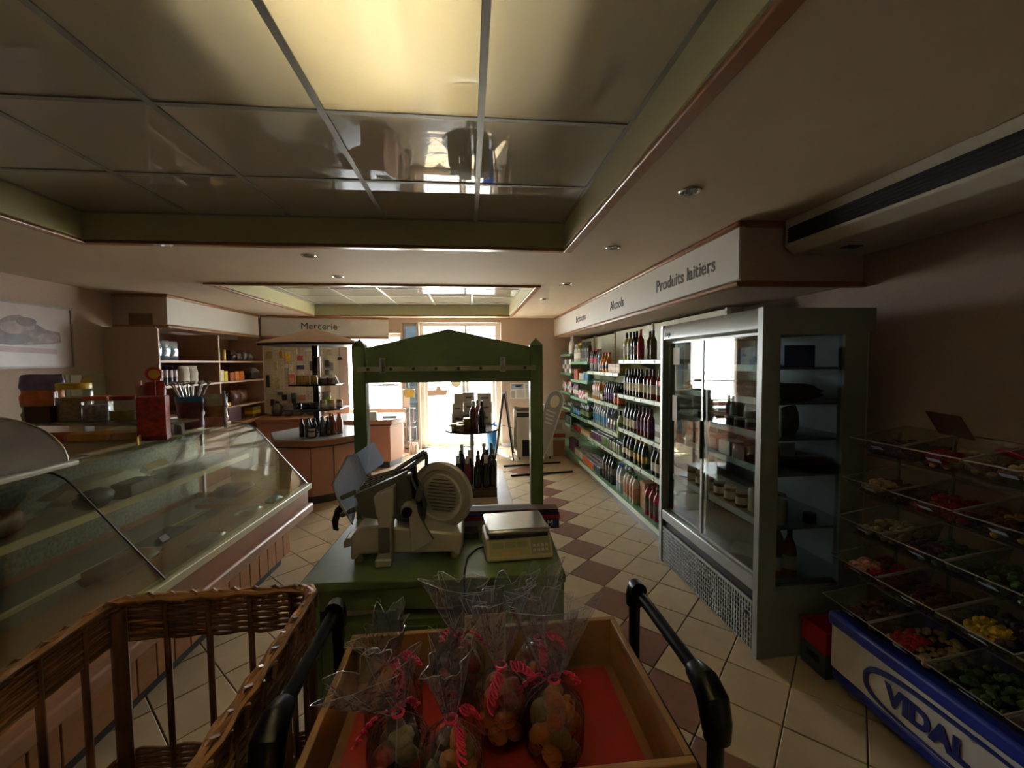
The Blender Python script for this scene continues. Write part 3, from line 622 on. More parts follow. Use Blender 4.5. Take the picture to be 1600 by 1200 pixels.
MB().box(-.24, -.03, .085, .245, .042, .097).build('torn_lid', M('brown_lid', (92, 62, 46), .7), R)
text('lettering', '300 M', .04, m_paper, R, (.115, -.0475, .018), (PI / 2, 0, 0), 0); text('lettering', '45 cm', .017, m_paper, R, (.16, -.0475, .004), (PI / 2, 0, 0), .0003)
tag(MB().box(-.035, -.04, 0, .035, .04, .035).build('plug_adapter', m_black, loc=(-.0, 2.04, .80), bevel=.006), 'small black plug adapter between slicer and scale', 'adapter')
# ================================================================== TUBE TROLLEY + WOODEN CRATE
m_tubeb = M('black_lacquered_tube', (18, 18, 20), .28, metal=.4, var=.1)
m_crate = M('light_crate_wood', (150, 112, 72), .55, var=.14, scale=3, stretch=(1, 1, 10)); m_crated = M('crate_wood_inner', (124, 84, 52), .6, var=.16, scale=3, stretch=(1, 1, 10))
Q = thing('tube_trolley', 'black tubular trolley carrying the wooden crate of fruit bags', 'trolley', (.035, .84, 0))
for s in (-1, 1):
    x = .39 * s if s > 0 else -.365
    MB().cyl((x, -.155, 1.055), (x, .20, 1.055), .0135, n=14).build('handrail', m_tubeb, Q)
    for y, nm in ((.205, 0), (-.165, 1)):
        MB().cyl((x, y, .05), (x, y, 1.04), .0145, n=14).build('upright', m_tubeb, Q)
        if nm == 0: MB().tube([(x, y, 1.01), (x, y, 1.045), (x, y - .008, 1.06), (x, y - .03, 1.06)], .021, 12).build('elbow', m_tubeb, Q)
        else: MB().tube([(x, y + .07, 1.056), (x, y + .035, 1.058), (x + .0, y + .01, 1.045), (x, y, 1.015), (x, y - .004, .985)], [.020, .026, .028, .027, .023], 14).build('elbow', m_tubeb, Q)
        MB().lathe([(0, 0), (.03, 0), (.033, .02), (.03, .05), (.012, .06), (0, .06)], 16, (x, y, 0)).build('caster', m_black, Q)
for y in (.205, -.165): MB().cyl((-.365, y, .86), (.39, y, .86), .012).build('cross_bar', m_tubeb, Q)
for x in (-.365, .39): MB().cyl((x, -.165, .86), (x, .205, .86), .012).build('side_bar', m_tubeb, Q)
X = thing('wooden_crate', 'shallow pale wooden crate lined with red card in the foreground', 'crate', (.035, .82, .873))
cw, cd, ch = .325, .20, .125
for a, nm in (((-cw, cd - .014, 0, cw, cd, ch), 'back_board'), ((-cw, -cd, 0, cw, -cd + .014, ch), 'front_board'), ((-cw, -cd + .014, 0, -cw + .014, cd - .014, ch), 'side_board'), ((cw - .014, -cd + .014, 0, cw, cd - .014, ch), 'side_board')):
    MB().box(*a).build(nm, m_crate, X, bevel=.002)
MB().box(-cw + .014, -cd + .014, 0, cw - .014, cd - .014, .012).build('bottom_board', m_crated, X)
MB().box(-cw + .035, -cd + .03, .012, cw - .035, cd - .03, .015).build('red_card', M('red_card', (140, 24, 18), .55, var=.05), X)
pc = thing('price_card', 'cream price card standing at the back of the crate', 'card', (.03, 1.0, .888))
MB().box(-.05, 0, 0, .05, .002, .15).build('card', M('cream_card', (226, 206, 160), .7), pc)
text('lettering', 'P', .02, m_letterb, pc, (-.035, -.001, .12), (PI / 2, 0, 0), 0, depth=.0005)
# ================================================================== FRUIT BAGS
m_cell = thin('cellophane', (248, 248, 248), 1.2, rough=.13, haze=.05, hazecol=(226, 222, 220), bump=1.0, bscale=45, base=.05)
m_celle = thin('cellophane_crease_glint', (240, 240, 240), 1.5, rough=.1, haze=.45, hazecol=(232, 230, 228), base=.2)  # whitish film edges and folds: glints put into the colour
m_ribbon = M('pink_ribbon', (226, 52, 96), .4, var=.1)
FR = [M('dried_apricot', (190, 104, 26), .45, var=.15, scale=20, coat=.3), M('candied_orange', (176, 78, 22), .4, var=.15, scale=20, coat=.4), M('dark_prune', (74, 26, 24), .4, var=.2, scale=20, coat=.3), M('glace_pear', (128, 104, 44), .4, var=.1, scale=15, coat=.4), M('candied_cherry', (140, 30, 24), .35, var=.15, coat=.5)]
def fruit_bag(x, y, s, seed, label, mix, tall=1.0, flop=0):
    rnd = random.Random(seed)
    t = thing('fruit_bag', label, 'fruit bag', (x, y, .889), rnd.uniform(0, 6), 'cellophane bags of candied fruit')
    t.scale = (s, s, s)
    fh = .115; kz = fh + .03; n = 26
    amp = [rnd.uniform(-1, 1) for _ in range(64)]
    def skin(u, v):
        a = 2 * PI * u; wv = math.sin(5 * a + seed) * .5 + math.sin(9 * a + 2 * seed) * .35 + amp[int(u * 26) % 26] * .35
        if v < .45:
            q = v / .45; r = .058 * (1 - .25 * (1 - min(1, q * 5)) ** 2) * (1 if q < .6 else 1 - ((q - .6) / .4) ** 1.6 * .83); z = q * kz
            r *= 1 + .05 * wv * (.4 + q)
        elif v < .52: r = .0095; z = kz + .004 * (v - .45) / .07
        else:
            q = (v - .52) / .48; r = .010 + .058 * q ** .8; z = kz + .004 + q * .125 * tall; r *= 1 + (.10 + .34 * q) * wv
            z += .010 * q * wv
        lean = max(0, v - .5) * flop
        return (r * math.cos(a) * (1 if v < .5 else 1.15) + lean, r * math.sin(a) * (1 if v < .5 else .55), max(0, z))
    MB().grid(skin, n, 22, True).build('cellophane', m_cell, t, smooth=True, ang=30)
    k = 0
    for lay, cnt, rad in ((.024, 5, .031), (.056, 5, .031), (.086, 4, .024), (.108, 2, .010)):
        for i in range(cnt):
            a = 2 * PI * (i + .5 * (k % 2)) / cnt + rnd.uniform(-.2, .2)
            o = MB().blob((0, 0, 0), .0215, 9, 1.2, .8, .9).build('fruit', FR[mix[(i + k) % len(mix)]], t, loc=(rad * math.cos(a), rad * math.sin(a), lay + rnd.uniform(-.004, .004)), rot=(rnd.uniform(0, 3), rnd.uniform(0, 3), 0))
        k += 1
    ed_ = MB().tube([skin(i / 52, 1.0) for i in range(52)], .0007, 4, closed=True)
    for q in range(9):
        u0 = rnd.random(); ed_.tube([skin(u0 + .03 * math.sin(3 * v + q), v) for v in [.53 + .47 * i / 8 for i in range(9)]], .0006, 4)
    for q in range(8):
        u0 = rnd.random(); ed_.tube([skin(u0, v) for v in [.12 + rnd.random() * .1 + .30 * i / 6 for i in range(6)]], .0006, 4)
    tag(ed_.build('cellophane_crease_glint', m_celle, t), kind='stuff')
    rb_ = MB().tube([(.0105 * math.cos(2 * PI * i / 12), .0105 * math.sin(2 * PI * i / 12), kz + .002) for i in range(12)], .0028, 6, closed=True)
    for sgn, ln in ((1, 1.0), (-1, .8)):
        pts = []
        for i in range(46):
            q = i / 45; a = q * 2 * PI * 6 
            cxx = sgn * (.016 + .052 * q * ln); 
            pts.append((cxx + .006 * math.cos(a), -.018 - .016 * q + .008 * math.sin(a), kz - .0 - .05 * q * q * ln + .007 * math.sin(a)))
        rb_.tube(pts, .0023, 5)
    rb_.build('ribbon', m_ribbon, t)
    return t
fruit_bag(-.165, .86, 1.0, 3, 'cellophane fruit bag at the back left corner of the crate', [0, 2, 1], .85, -.10)
fruit_bag(-.135, .735, .97, 5, 'fruit bag with pale pear pieces at the front left of the crate', [3, 2, 4], .8, .10)
fruit_bag(-.04, .715, .95, 8, 'front middle fruit bag with a wide flaring cellophane top', [2, 0, 3], 1.05, .0)
fruit_bag(-.03, .93, 1.0, 11, 'tall fruit bag farthest back in the crate, left of the cream card', [2, 4, 2], .95, .0)
fruit_bag(.055, .825, 1.0, 14, 'fruit bag in the middle of the crate before the cream card', [0, 1, 4], 1.2, .03)
fruit_bag(.155, .775, 1.0, 17, 'rightmost front fruit bag with orange slices', [1, 0, 3], 1.2, .02)
fruit_bag(.145, .90, 1.0, 21, 'rear right fruit bag behind the orange slice bag', [4, 1, 2], .95, .05)
# ================================================================== WICKER BASKET
m_wk = M('brown_wicker', (126, 80, 48), .42, var=.3, scale=14, coat=.2); m_wkd = M('dark_wicker', (104, 60, 36), .45, var=.3, scale=14, coat=.2); m_wkl = M('honey_wicker', (160, 112, 70), .4, var=.2, scale=14, coat=.25)
WB = thing('wicker_basket', 'large rectangular brown wicker basket stand left of the crate', 'basket', (-.72, .82, 0))
def rrect(hx, hy, r, n, flare=0):
    pts = []
    for cx, cyy, a0 in ((hx - r, hy - r, 0), (-hx + r, hy - r, PI / 2), (-hx + r, -hy + r, PI), (hx - r, -hy + r, 1.5 * PI)):
        for k in range(n + 1): pts.append((cx + r * math.cos(a0 + k / n * PI / 2), cyy + r * math.sin(a0 + k / n * PI / 2)))
    out = []                       # resample sides
    m = len(pts)
    for i in range(m):
        a, b = Vector(pts[i]), Vector(pts[(i + 1) % m]); d = (b - a).length; kk = max(1, int(d / .028))
        for q in range(kk): out.append(tuple(a.lerp(b, q / kk)))
    return out
ring = rrect(.27, .43, .045, 3)
def strand(z, ph, amp, r, off=0, mat=None, nm='strand'):
    pts = []
    for i, (x, y) in enumerate(ring):
        d = Vector((x, y)).normalized(); s = amp * math.sin(i * PI / 2.0 + ph)
        pts.append((x + d.x * (s + off), y + d.y * (s + off), z + .0015 * math.sin(i * 1.7 + ph)))
    return MB().tube(pts, r, 6, closed=True).build(nm, mat or m_wk, WB)
for k in range(13): strand(.885 + k * .0085, k * PI, .005, .0052, 0, (m_wk, m_wkd, m_wk)[k % 3])
for k in range(3): strand(1.0 + (.004 if k == 1 else 0), k * 2.1, .004, .0075, -.009 + k * .009, m_wkl, 'rim_strand')
for k in range(8): strand(.50 + k * .0085, k * PI, .005, .005, 0, (m_wkd, m_wk)[k % 2])
for k in range(5): strand(.12 + k * .0085, k * PI, .005, .005, 0, m_wkd)
for i in range(0, len(ring), 4):
    x, y = ring[i]; MB().cyl((x, y, .10), (x, y, .985), .0085, n=8).build('stake', m_wkd, WB)
for x, y in ((.25, .41), (-.25, .41), (.25, -.41), (-.25, -.41)): MB().cyl((x, y, 0), (x, y, .98), .019, n=10).build('corner_post', m_wkd, WB)
MB().box(-.245, -.405, .50, .245, .405, .512).build('basket_floor', m_wkd, WB)
# over-and-under wraps along the rim
for i in range(0, len(ring), 2):
    (x, y), (x2, y2) = ring[i], ring[(i + 3) % len(ring)]; d = Vector((x, y)).normalized() * .013; e = Vector((x2, y2)).normalized() * .013
    MB().tube([(x - d.x, y - d.y, .99), ((x + x2) / 2, (y + y2) / 2, 1.012), (x2 + e.x, y2 + e.y, .99), (x2 + e.x * .6, y2 + e.y * .6, .95)], .0058, 6).build('rim_wrap', m_wkl if i % 4 else m_wk, WB)
# ================================================================== DELI COUNTER
m_oak = M('orange_oak_plank', (176, 122, 74), .5, var=.12, scale=3, stretch=(1, 1, 8)); m_lw = M('pinkish_ledge_wood', (176, 130, 104), .4, var=.08)
m_yel = M('cream_yellow_rail', (232, 226, 190), .4); m_dtop = M('olive_counter_top', (150, 144, 116), .35, var=.05)
m_dgl = thin('deli_glass', (240, 244, 236), 1.0, base=.03)
DL = thing('deli_counter', 'long refrigerated deli counter with slanted curved glass on the left', 'counter', (-1.33, 3.6, 0), math.radians(-2.5))
Y0, Y1 = -4.3, 0.0
MB().box(-1.0, Y0, 0, -.24, Y1 - .02, .10).build('plinth', m_kick, DL)
MB().box(-1.0, Y0, .10, -.195, Y1 - .0, .46).build('base', m_lw, DL)
k = 0
while Y1 + .06 - (k + 1) * .118 > -3.4:
    yb = Y1 + .0 - k * .118; MB().box(-.195, yb - .113, .10, -.172, yb - .003, .452).build('plank', m_oak, DL, bevel=.003); k += 1
MB().box(-.2, Y0, .415, -.02, Y1 + .0, .43).build('dark_strip', m_kick, DL)
MB().box(-.4, Y0, .43, .02, Y1 + .02, .50).build('ledge', m_lw, DL, bevel=.012)
MB().box(-.4, Y0, .50, -.02, Y1 + .01, .62).build('front_band', m_lw, DL)
MB().box(-.05, Y0, .62, .012, Y1 + .02, .662).build('front_rail', m_yel, DL, bevel=.004)
prof = [(-.015, .662), (-.19, .87), (-.33, 1.04), (-.385, 1.105), (-.425, 1.145), (-.47, 1.168), (-.53, 1.18), (-.62, 1.185)]
def gpane(ya, yb):
    a = [(x, z) for x, z in prof]; b = [(x - .004, z - .005) for x, z in reversed(prof)]
    MB().prism(a + b, ya, yb, 'y').build('curved_pane', m_dgl, DL, ang=50)
gpane(-1.545, -.012); gpane(-3.1, -1.555); gpane(Y0, -3.11)
for y in (-1.55, -3.105): MB().tube([(x + .003, y, z + .002) for x, z in prof], .0045, 6).build('joint_strip', m_kick, DL)
MB().prism([(x, z) for x, z in prof] + [(-.62, .62), (-.02, .62)], -.008, -.003, 'y').build('end_pane', m_dgl, DL, smooth=False)
MB().tube([(x + .002, -.004, z + .002) for x, z in prof], .004, 6).build('end_strip', m_steel, DL)
MB().box(-1.32, Y0, 1.155, -.615, Y1, 1.19).build('worktop', m_dtop, DL, bevel=.006)
MB().box(-.64, Y0, 1.150, -.60, Y1, 1.196).build('top_rail', m_yel, DL, bevel=.006)
MB().box(-.90, Y0, .62, -.87, Y1 - .01, 1.155).build('back_wall', M('perforated_grey', (150, 154, 144), .4, metal=.3, var=.3, scale=60), DL)
MB().box(-.87, Y0, .56, -.03, Y1 - .01, .58).build('deck', M('deck_grey', (150, 146, 134), .35, metal=.2), DL)
MB().box(-.80, Y0, .905, -.47, Y1 - .03, .92).build('inner_shelf', M('inner_shelf_glass', (164, 166, 152), .3), DL)
MB().box(-.47, Y0, .90, -.455, Y1 - .03, .935).build('inner_shelf_rail', m_yel, DL)
for y in (-.04, -1.55, -3.1): MB().box(-.82, y - .01, .58, -.80, y + .01, 1.15).build('shelf_post', m_alu, DL)
MB().box(-.6, Y0, .58, -.58, Y1 - .02, .60).box(-.28, Y0, .58, -.265, Y1 - .02, .595).build('deck_rail', m_yel, DL)
MB().box(-1.0, Y0, .46, -.9, Y1, 1.155).build('rear_panel', m_lw, DL)
MB().box(-.9, Y1 - .03, .46, -.4, Y1, .62).build('end_panel', m_lw, DL)
def lump(name, label, cat, loc, size, mat, seed, rz=0, group=None, flat=.5):
    rnd = random.Random(seed); am = [rnd.uniform(-1, 1) for _ in range(200)]
    def fn(u, v):
        th = PI * v; a = 2 * PI * u; i = int(u * 14) % 14; j = int(v * 9)
        r = 1 + .22 * am[(i * 9 + j) % 200] * math.sin(th)
        sx_ = math.copysign(abs(math.cos(a)) ** flat, math.cos(a)); sy_ = math.copysign(abs(math.sin(a)) ** flat, math.sin(a))
        return (size[0] / 2 * r * math.sin(th) ** .6 * sx_, size[1] / 2 * r * math.sin(th) ** .6 * sy_, size[2] / 2 * (1 - math.cos(th)) * (1 + .08 * am[(i + j * 14) % 200] * math.sin(th)))
    o = MB().grid(fn, 14, 10, True).build(name, mat, loc=loc, rot=(0, 0, rz), ang=60)
    return tag(o, label, cat, group)
m_navy = M('navy_pack', (44, 50, 66), .4); m_crm = M('crumpled_white', (196, 192, 172), .5, var=.1, scale=20); m_brn = M('brown_crust', (118, 70, 40), .6, var=.25, scale=12); m_clr = thin('clear_tub', (226, 230, 228), 1.2, haze=.2, base=.04)
def dl(lx, ly, z):                                     # a point of the deli counter in room coordinates
    a = math.radians(-2.5); return (-1.33 + lx * math.cos(a) - ly * math.sin(a), 3.6 + lx * math.sin(a) + ly * math.cos(a), z)
lump('cured_meat', 'dark wrapped cured meat on the deli shelf near the glass joint', 'meat', dl(-.62, -1.72, .92), (.16, .34, .12), m_brn, 1)
lump('wrapped_cheese', 'navy blue wrapped piece on the deli shelf, left of two', 'package', dl(-.54, -1.28, .92), (.10, .16, .10), m_navy, 2)
o = MB().box(-.05, -.09, 0, .05, .09, .085).build('wrapped_block', m_navy, loc=dl(-.53, -1.06, .92), bevel=.01); tag(o, 'square navy blue block on the deli shelf, right of two', 'package')
lump('crumpled_cloth', 'crumpled whitish wrap on the deli shelf behind the navy packs', 'wrap', dl(-.66, -1.12, .92), (.16, .5, .14), m_crm, 3)
lump('crumpled_film', 'crumpled clear film lying at the far end of the deli shelf', 'wrap', dl(-.62, -.45, .92), (.16, .6, .07), m_clr, 4)
lump('pale_ham', 'pale wrapped joint at the near end of the deli shelf', 'meat', dl(-.62, -2.2, .92), (.18, .4, .12), m_crm, 5)
lump('brown_sausage_pile', 'brown sausage piece lying on the deli deck below the joint strip', 'meat', dl(-.40, -1.30, .58), (.20, .34, .09), m_brn, 6)
o = MB().box(-.16, -.22, 0, .12, .22, .012).build('dark_tray', M('dark_tray', (64, 60, 54), .4), loc=dl(-.42, -.95, .60)); tag(o, 'dark tray lying on the middle of the deli deck', 'tray')
lump('plastic_box', 'clear plastic tub near the middle of the deli deck front', 'tub', dl(-.17, -1.0, .596), (.13, .26, .05), m_clr, 7)
lump('cheese_pack', 'white and blue pack at the far end of the deli deck front', 'package', dl(-.14, -.30, .596), (.10, .12, .06), M('blue_white_pack', (150, 170, 196), .4, var=.3, scale=12), 8)
lump('clear_pack', 'clear plastic pack next to the white and blue pack', 'package', dl(-.20, -.52, .596), (.12, .2, .05), m_clr, 9)
lump('far_tray_food', 'brown pastries on a wooden tray at the far end of the deli counter', 'food', dl(-.50, -.20, .64), (.22, .26, .09), m_brn, 10)
o = MB().box(-.17, -.17, 0, .17, .17, .03).build('wooden_tray', m_oak, loc=dl(-.50, -.20, .60)); tag(o, 'wooden tray at the far end inside the deli counter', 'tray')
o = MB().box(-.002, -.09, 0, .002, .09, .05).build('price_label', m_yel, loc=dl(-.463, -.95, 1.05), rot=(0, -.75, 0)); tag(o, 'small cream price label inside the deli glass top', 'label')
pl = thing('paper_label', 'small printed label stuck low on the deli glass', 'label', dl(-.12, -1.40, .80)); pl.rotation_euler = (0, 0, 0)
MB().obox((0, 0, 0), (.03, .05, .002), (0, math.radians(50), 0)).build('label', M('grey_label', (110, 100, 88), .6), pl)
# -------- on top of the deli counter
dm = thing('curved_cover', 'curved translucent grey cover on top of the deli counter', 'cover', (-1.90, 1.40, 1.192))
arc = [(.0 + .055 - .34 + .34 * math.cos(t * PI / 22), .02 + .215 * math.sin(t * PI / 22)) for t in range(0, 14)]
MB().prism(arc + [(x * .98 - .006, z * .98 - .001) for x, z in reversed(arc)], -.9, .72, 'y').build('dome_sheet', thin('smoked_acrylic', (206, 204, 204), 1.2, rough=.06, haze=.4, hazecol=(214, 210, 212), base=.05), dm, ang=60)
MB().box(.035, -.9, 0, .085, .745, .025).build('rail', m_offwhite, dm, bevel=.008)
MB().tube([(x, .72, z) for x, z in arc], .005, 6).build('end_rim', m_offwhite, dm)
lump('meat_platter', 'dark red meat platter seen under the curved cover', 'meat', (-2.02, 1.72, 1.195), (.18, .5, .06), M('dark_meat', (112, 44, 48), .4, var=.3), 12)
sg = thing('slate_sign', 'small black slate sign on top of the curved cover', 'sign', (-2.02, 1.90, 1.405), .15)
MB().prism([(-.04, 0), (.05, 0), (.02, .055), (-.02, .055)], -.11, .07, 'y').build('slate', M('slate_black', (40, 44, 44), .5, var=.1), sg, bevel=.003)
for k in range(3): MB().box(.0405 - k * .0085, -.08, .011 + k * .014, .043 - k * .0085, .05, .015 + k * .014).build('chalk_line', M('chalk', (150, 154, 150), .8), sg)
rs = thing('glass_shelf', 'raised shelf behind the deli counter holding sweet jars', 'shelf', (-2.40, 3.09, 1.19), math.radians(-10))
MB().box(-.70, -.13, .075, .50, .14, .09).build('board', M('olive_board', (140, 134, 104), .35), rs, bevel=.003)
for x, zb in ((-.68, -1.19), (-.2, 0), (.46, 0)): MB().box(x, -.02, zb, x + .02, .04, .075).build('support', m_alu, rs)
def on_rs(lx, ly): a = math.radians(-10); return (-2.40 + lx * math.cos(a) - ly * math.sin(a), 3.09 + lx * math.sin(a) + ly * math.cos(a), 1.281)
m_jar = thin('jar_plastic', (240, 242, 240), 1.1, base=.03)
def jar(loc, r, h, lid, fill, label, fh=.75, nm='sweet_jar'):
    t = thing(nm, label, 'jar', loc)
    MB().lathe([(0, 0), (r * .95, 0), (r, .008), (r, h * .86), (r * .8, h * .93), (r * .78, h)], 20).build('jar_body', m_jar, t)
    MB().lathe([(0, .004), (r * .93, .006), (r * .96, h * fh), (r * .5, h * fh * 1.03), (0, h * fh)], 18).build('sweets', fill, t)
    MB().lathe([(0, h * .98), (r * .86, h * .98), (r * .88, h * .92), (r * .92, h * .92), (r * .92, h * 1.06), (r * .88, h * 1.09), (0, h * 1.09)], 20).build('lid', lid, t)
    return t
def pouch(name, label, cat, loc, w, h, d, mats, rz=0, group=None, crimp=True):
    """pillow pack: flat crimped top and bottom, bulging middle; bands of colour are parts"""
    t = thing(name, label, cat, loc, rz, group)
    n = len(mats)
    for b in range(n):
        v0, v1 = b / n, (b + 1) / n
        def fn(u, v, v0=v0, v1=v1):
            q = v0 + (v1 - v0) * v; a = 2 * PI * u; bul = max(.06, math.sin(PI * min(1, max(0, (q - .0) / 1.0))) ** .5) if crimp else 1
            c, s = math.cos(a), math.sin(a)
            wob = 1 + (.05 * math.sin(17 * q + 5 * w * 90) + .035 * math.sin(31 * q + 7 * u)) * (1 if crimp else .2)
            return (w / 2 * math.copysign(abs(c) ** .75, c) * (1 - .10 * bul) * wob, d / 2 * bul * math.copysign(abs(s) ** .8, s) * wob, q * h * (1 + (.03 * math.sin(9 * u + w * 50) * q if crimp else 0)))
        m = MB().grid(fn, 16, 6, True)
        if b == n - 1: m.add([fn(i / 16, 1) for i in range(16)], [tuple(range(16))])
        if b == 0: m.add([fn(i / 16, 0) for i in range(16)], [tuple(range(15, -1, -1))])
        m.build('wrapper' if n == 1 else 'wrapper_band', mats[b], t, ang=50)
    return t
pouch('cereal_bag', 'large orange and green bag with purple top on the deli shelf', 'bag', on_rs(-.54, .03), .28, .31, .12, [M('lime_print', (150, 176, 70), .5, var=.3, scale=18), M('orange_print', (232, 130, 56), .5, var=.3, scale=14), M('purple_print', (140, 124, 170), .5, var=.3, scale=18)])
o = MB().box(-.075, -.03, 0, .075, .03, .11).build('brown_box', M('brown_box', (86, 54, 36), .6), loc=on_rs(-.40, -.09)); tag(o, 'small dark brown box in front of the orange bag', 'box')
jar(on_rs(-.29, .02), .098, .235, M('yellow_lid', (226, 196, 60), .4), M('beige_sweets', (196, 168, 132), .6, var=.25, scale=50, bump=.6), 'big clear jar of beige sweets with yellow lid', .68)
jar(on_rs(-.10, .0), .08, .155, M('orange_lid', (226, 108, 50), .4), M('mixed_sweets', (190, 180, 176), .5, var=.6, scale=40), 'sweet jar with bright orange lid', .7)
jar(on_rs(.07, .02), .08, .155, M('red_lid', (156, 34, 34), .4), M('green_sweets', (150, 142, 70), .5, var=.4, scale=30), 'sweet jar with dark red lid', .45)
for q in range(3):
    o = MB().cyl((0, 0, 0), (.012 * (q - 1), 0, .24 + .03 * (q % 2)), .012, n=10).build('wafer_tube', M('pink_wafer', (206, 160, 140), .6), loc=on_rs(.165 + .026 * q, .04 - .02 * q)); tag(o, ['left', 'middle', 'right'][q] + ' of three pink wafer tubes beside the red lid jar', 'wafer', 'wafer tubes')
m_redc = M('red_lolly_print', (168, 44, 34), .35, var=.45, scale=40)
pouch('sweet_bag', 'left red bag of sweets on the deli counter', 'bag', on_rs(.29, .03), .13, .26, .10, [m_redc])
lo = thing('lollipop', 'round red lollipop with yellow face between the red bags', 'lollipop', on_rs(.375, -.06)); lo.location.z -= .0
MB().cyl((0, 0, 0), (0, 0, .29), .006).build('stick', M('red_stick', (180, 30, 30), .4), lo); MB().lathe([(0, -.014), (.04, -.012), (.046, 0), (.04, .012), (0, .014)], 20).build('candy', M('red_candy', (196, 34, 30), .3), lo, loc=(0, 0, .315), rot=(PI / 2, 0, .5)); MB().lathe([(0, 0), (.03, 0), (.03, .003), (0, .003)], 20).build('yellow_face', M('yellow_candy', (226, 176, 60), .4), lo, loc=(.012, -.014, .315), rot=(PI / 2, 0, .5))
bx = thing('lolly_display', 'red cardboard lollipop display box on the deli counter', 'box', (-1.96, 2.83, 1.191), .4)
MB().box(-.07, -.06, 0, .07, .06, .27).build('carton', m_redc, bx, bevel=.003); MB().box(-.072, -.062, .0, .072, .062, .03).build('band', M('dark_red_band', (120, 20, 22), .4), bx)
cu = thing('spoon_tub', 'purple tub of clear lollipops with silver tops on the deli counter', 'tub', (-2.03, 3.30, 1.191))
MB().lathe([(0, 0), (.075, 0), (.085, .14), (.09, .20), (.085, .20), (.08, .14), (0, .14)], 20).build('tub', M('purple_tub', (120, 66, 96), .4, var=.4, scale=25), cu)
MB().lathe([(.086, .195), (.093, .195), (.095, .235), (.088, .235)], 20).build('blue_rim', M('blue_rim', (60, 120, 160), .4), cu)
for k in range(14):
    a = 2 * PI * k / 14; rr = .045 + .03 * (k % 2)
    q = MB().cyl((.5 * rr * math.cos(a), .5 * rr * math.sin(a), .15), (1.45 * rr * math.cos(a), 1.45 * rr * math.sin(a), .32), .005, n=6).build('lolly_stick', m_steel, cu)
    MB().blob((1.5 * rr * math.cos(a), 1.5 * rr * math.sin(a), .33), .015, 8).build('lolly_head', M('silver_wrap', (196, 196, 200), .2, metal=.8), q)
pouch('crisp_bag', 'clear and pink snack bag at the end of the deli counter', 'bag', (-1.87, 3.32, 1.191), .16, .24, .11, [M('pink_snack', (196, 130, 130), .35, var=.3, scale=18), M('brown_snack', (150, 104, 60), .35, var=.3, scale=22), M('clear_snack', (176, 168, 160), .25, var=.2, scale=15)], .7)
gj = thing('glass_jug', 'clear glass jug with handle at the end of the deli counter', 'jug', (-2.14, 3.50, 1.191))
MB().lathe([(0, 0), (.06, 0), (.072, .05), (.065, .14), (.05, .19), (.055, .21)], 20).build('body', thin('jug_glass', (230, 236, 234), 1.4, base=.06), gj); MB().tube([(.06, 0, .18), (.11, 0, .17), (.125, 0, .12), (.10, 0, .07), (.066, 0, .06)], .008, 8).build('handle', thin('jug_glass', (230, 236, 234)), gj)
MB().cyl((-1.80, 3.30, 1.19), (-1.80, 3.30, 1.46), .010, n=10).build('steel_post', m_steel); tag(bpy.data.objects['steel_post'], 'slim steel post rising from the deli counter top', 'post')
for k, (x, y, rz, c, l, nm) in enumerate(((-2.56, 2.86, -1.5, (206, 104, 34), 'flat orange carton lying on the deli counter top', 'flat_carton'), (-2.34, 2.88, -1.5, (206, 160, 64), 'flat yellow carton lying on the deli counter top', 'flat_carton'), (-2.12, 2.90, -1.5, (206, 160, 118), 'flat pinkish carton lying on the deli counter top', 'flat_carton'))):
    o = MB().box(-.07, -.10, 0, .07, .10, .045).build(nm, M('flat%d' % k, c, .5, var=.15), loc=(x, y, 1.191), rot=(0, 0, rz), bevel=.003); tag(o, l, 'carton')
yt = thing('yellow_tag', 'yellow price tag standing on the deli counter', 'tag', (-1.93, 2.66, 1.191), .5); MB().box(-.003, -.06, 0, .003, .06, .05).build('tag', M('yellow_tag', (226, 186, 40), .5), yt)
pt = thing('paper_tag', 'white paper tag standing near the end of the deli counter', 'tag', (-1.93, 3.02, 1.191), .7); MB().box(-.003, -.05, 0, .003, .05, .06).build('tag', m_paper, pt)
o = MB().box(-.05, -.09, 0, .05, .09, .006).build('knife_tray', m_steel, loc=(-1.99, 2.26, 1.191)); tag(o, 'small steel tray beside the curved cover', 'tray')
